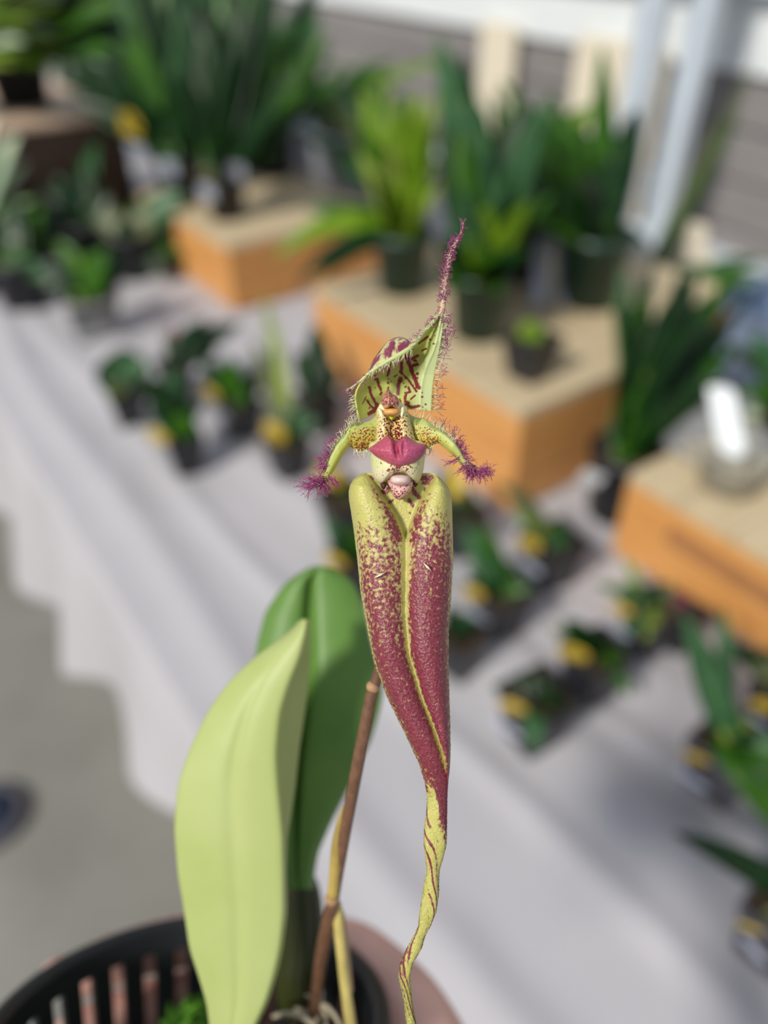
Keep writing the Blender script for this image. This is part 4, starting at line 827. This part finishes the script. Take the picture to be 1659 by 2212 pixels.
# --- the two leaves
def big_leaf(name, tab, mat, dfun, thick=.0011):
    # tab rows: y, left x, rib x, right x
    tb = np.array(tab, float); ys = np.linspace(tb[0, 0], tb[-1, 0], 160)
    sm = lambda c: np.convolve(np.pad(np.interp(ys, tb[:, 0], tb[:, c]), 3, 'edge'), np.ones(7) / 7, 'valid')
    Lq, Mq, Rq = sm(1), sm(2), sm(3); Lq[0] = Mq[0] - .5; Rq[0] = Mq[0] + .5
    u = np.linspace(-1, 1, 60)
    X = np.where(u[None] < 0, Mq[:, None] + (Mq - Lq)[:, None] * u[None], Mq[:, None] + (Rq - Mq)[:, None] * u[None]); Yq = ys[:, None] * np.ones((1, 60))
    return grid(name, X, Yq, dfun(u[None], (Yq - tb[0, 0]) / (tb[-1, 0] - tb[0, 0]), X, Yq), mat, root, thick=thick)
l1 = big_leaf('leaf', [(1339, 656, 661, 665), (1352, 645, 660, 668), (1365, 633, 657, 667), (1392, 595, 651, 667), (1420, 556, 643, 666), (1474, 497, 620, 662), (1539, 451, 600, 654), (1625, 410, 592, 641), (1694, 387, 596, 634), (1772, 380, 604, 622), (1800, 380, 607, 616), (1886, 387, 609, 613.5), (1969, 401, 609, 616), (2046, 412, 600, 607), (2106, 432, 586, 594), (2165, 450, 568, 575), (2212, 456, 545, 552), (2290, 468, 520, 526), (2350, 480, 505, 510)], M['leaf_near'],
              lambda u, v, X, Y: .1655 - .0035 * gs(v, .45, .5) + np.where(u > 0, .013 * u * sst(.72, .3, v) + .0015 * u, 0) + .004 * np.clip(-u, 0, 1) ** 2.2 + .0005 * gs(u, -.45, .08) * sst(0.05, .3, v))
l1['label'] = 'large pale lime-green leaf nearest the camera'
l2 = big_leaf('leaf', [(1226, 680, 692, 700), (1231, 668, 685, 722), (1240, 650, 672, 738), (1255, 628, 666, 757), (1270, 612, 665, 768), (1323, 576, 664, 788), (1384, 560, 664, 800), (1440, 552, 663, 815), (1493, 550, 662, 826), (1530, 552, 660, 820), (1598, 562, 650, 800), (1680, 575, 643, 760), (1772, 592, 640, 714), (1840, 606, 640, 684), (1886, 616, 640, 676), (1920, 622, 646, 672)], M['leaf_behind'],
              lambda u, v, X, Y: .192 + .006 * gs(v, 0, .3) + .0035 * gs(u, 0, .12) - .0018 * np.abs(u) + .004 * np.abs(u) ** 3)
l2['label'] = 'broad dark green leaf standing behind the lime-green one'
# --- pseudobulbs
def bulb(pts, d, depth, name='pseudobulb'):
    P = catmull(pts, 60); a = np.linspace(0, 2 * np.pi, 64, endpoint=False); PX = []; PY = []; DD = []
    for y, xl, xr in P:
        hw_ = (xr - xl) / 2; r = 1 + .07 * np.cos(9 * a); PX.append((xl + xr) / 2 + hw_ * np.cos(a) * r); PY.append(np.full(64, y)); DD.append(d - hw_ / FPX * d * np.sin(a) * r * depth)
    return grid(name, np.array(PX), np.array(PY), np.array(DD), M['bulb'], root, True)
bulb([(1882, 630, 668), (1900, 622, 682), (1940, 617, 692), (2000, 612, 697), (2060, 606, 699), (2120, 598, 699), (2170, 600, 690), (2205, 620, 675)], .201, 1.0)
bulb([(2300, 478, 520), (2340, 455, 540), (2420, 440, 560), (2520, 460, 545)], .168, 1.0)
# --- growing medium, moss, roots
def in_pot(rr, a, y): return Vector((PC.x + rr * math.cos(a), y, PC.z + rr * math.sin(a))) - ROOTC
def MED(rr, a, e):
    v = in_pot(rr, a, PC.y - .046 + e); c = v + ROOTC; g = math.exp(-(((c.x + .0200) / .019) ** 2 + ((c.z + .188) / .022) ** 2)); v.y += .036 * g; return v
b = MB(); RRg = []
for k in range(14):
    rr = .0415 * k / 13 + .0005; RRg.append([MED(rr, 2 * math.pi * q / 48, .0016 * math.sin(q * 5.1 + k * 2.3) * (k / 13.)) for q in range(48)])
RRg.append([in_pot(.034, 2 * math.pi * q / 48, PC.y - .078) for q in range(48)])
b.rings(RRg); b.build('growing_medium', M['bark'], root)
b = MB()
for k in range(300):
    c = lv(422 + rng.normal(0, 22), 2222 + rng.normal(0, 16), .214 + rng.normal(0, .006))
    dv = Vector(rng.normal(0, 1, 3)).normalized() * rng.uniform(.002, .005); b.tube([c - dv, c + Vector(rng.normal(0, .001, 3)), c + dv], [.0004, .0009, .0003], 5)
tag(b.build('moss', M['moss'], root), kind='stuff')
for pts in ([(640, 2178, .196, 5), (670, 2190, .190, 6), (700, 2170, .186, 5), (735, 2215, .184, 5), (760, 2290, .186, 4)], [(590, 2196, .190, 4), (620, 2190, .186, 6), (660, 2200, .184, 6), (690, 2230, .184, 5)], [(690, 2120, .192, 4), (694, 2150, .190, 5), (688, 2190, .188, 6), (670, 2240, .190, 4)], [(660, 2150, .188, 3), (690, 2165, .186, 5), (705, 2200, .188, 6), (700, 2260, .190, 4)]):
    tube_part('root', pts, M['root'], root, n=20, sides=8)
# --- the basket
bk = MB(); R0, R1, HB, NS = .0470, .0350, .080, 30
def pol(r, a, y): return Vector((PC.x + r * math.cos(a), PC.y + y, PC.z + r * math.sin(a))) - ROOTC
def band(y0, y1, ra, rb, th, n=96):
    bk.rings([[pol(r, 2 * math.pi * k / n, y) for k in range(n)] for r, y in ((ra, y0), (rb, y1), (rb - th, y1), (ra - th, y0), (ra, y0))], True, False)
rad = lambda y: R0 + (R1 - R0) * (-y / HB)
band(-.0005, -.0060, rad(0), rad(-.0075), .0018); band(-.040, -.044, rad(-.04), rad(-.044), .0018); band(-.068, -HB, rad(-.068), rad(-HB), .0018)
for k in range(NS):
    a0 = 2 * math.pi * (k + .25) / NS; a1 = a0 + 2 * math.pi / NS * .60
    def sec(y): r = rad(y); return [pol(r, a0, y), pol(r, a1, y), pol(r - .0018, a1, y), pol(r - .0018, a0, y)]
    bk.rings([sec(-.0055), sec(-.069)])
bk.rings([[pol(.001, 2 * math.pi * k / 40, -HB) for k in range(40)], [pol(R1, 2 * math.pi * k / 40, -HB) for k in range(40)], [pol(R1, 2 * math.pi * k / 40, -HB + .002) for k in range(40)], [pol(.001, 2 * math.pi * k / 40, -HB + .002) for k in range(40)]], True, False)
basket = bk.build('slotted_basket', M['black_plastic'], root, False)
bk = MB(); bk.rings([[pol(R0 + r, 2 * math.pi * k / 96, y) for k in range(96)] for r, y in ((-.0018, -.001), (-.0014, .0012), (.0006, .0016), (.0026, .0008), (.0028, -.0010), (.0010, -.0016), (-.0018, -.001))], True, False); bk.build('rim', M['black_plastic'], basket)

# ------------------------------------------------------------------ the hand holding the basket
def hand():
    V = [Vector((PC.x + .105, PC.y - .150, PC.z - .005)), Vector((PC.x + .085, PC.y - .108, PC.z - .010))]; E = [(0, 1)]; Rd = [.027, .025]
    def add(p, r, par): V.append(p); Rd.append(r); E.append((par, len(V) - 1)); return len(V) - 1
    tips = []
    for k in range(4):
        y = PC.y - .0104 - .0168 * k; g = .0105 + .0004 * k; rr = rad(y - PC.y) + .0112
        P_ = lambda deg, ro=0.0, dy=0.0: Vector((PC.x + (rr + ro) * math.cos(math.radians(deg)), y + dy, PC.z - (rr + ro) * math.sin(math.radians(deg))))
        ln = [4, 12, 10, 0][k]
        i = add(P_(-4, .010, -.014 + .003 * k), .0145, 1); i = add(P_(26, .004, -.004), .0125, i); i = add(P_(50, .0035, 0), .0112, i)
        i = add(P_(72, .001, 0), .0088, i); i = add(P_(94, .0020, 0), .0090, i); i = add(P_(112 + ln * .6, .0, 0), .0080, i); i = add(P_(130 + ln, -.0004, 0), .0076, i); i = add(P_(142 + ln, -.0010, 0), .0062, i)
        tips.append((P_(139 + ln, .0045, 0), math.radians(139 + ln)))
    i = add(Vector((PC.x + .070, PC.y - .090, PC.z + .012)), .019, 1); i = add(Vector((PC.x + .058, PC.y - .068, PC.z + .030)), .0150, i); i = add(Vector((PC.x + .036, PC.y - .050, PC.z + .047)), .0115, i)
    i = add(Vector((PC.x + .012, PC.y - .044, PC.z + .0535)), .0105, i); i = add(Vector((PC.x - .008, PC.y - .042, PC.z + .0550)), .0085, i)
    V.append(Vector((PC.x + .135, PC.y - .23, PC.z + .01))); Rd.append(.029); E.append((0, len(V) - 1))
    V = [v - ROOTC for v in V]
    me = bpy.data.meshes.new('hand'); me.from_pydata([tuple(v) for v in V], E, []); me.update()
    o = bpy.data.objects.new('hand', me); C.objects.link(o); o.matrix_world = root.matrix_world.copy(); me.materials.append(M['skin'])
    sk = o.modifiers.new('skin', 'SKIN'); sk.use_smooth_shade = True; sk.branch_smoothing = .6
    for j, sv in enumerate(me.skin_vertices[0].data): sv.radius = (Rd[j], Rd[j]); sv.use_root = (j == 0)
    sb = o.modifiers.new('sub', 'SUBSURF'); sb.levels = 2; sb.render_levels = 2
    tag(o, 'bare hand with fingers wrapped around the far side of the black slotted basket', 'hand')
    for c, a in tips:
        b = MB(); c = c - ROOTC; nrm = Vector((math.cos(a), 0, -math.sin(a))); tg = Vector((-math.sin(a), 0, -math.cos(a))); up = Vector((0, 1, 0))
        b.rings([[c + nrm * (.0006 * s) + tg * (.0055 * math.cos(q)) + up * (.0045 * math.sin(q)) for q in [2 * math.pi * w_ / 18 for w_ in range(18)]] for s in (0, 1)]); b.build('fingernail', M['nail'], o)
hand()
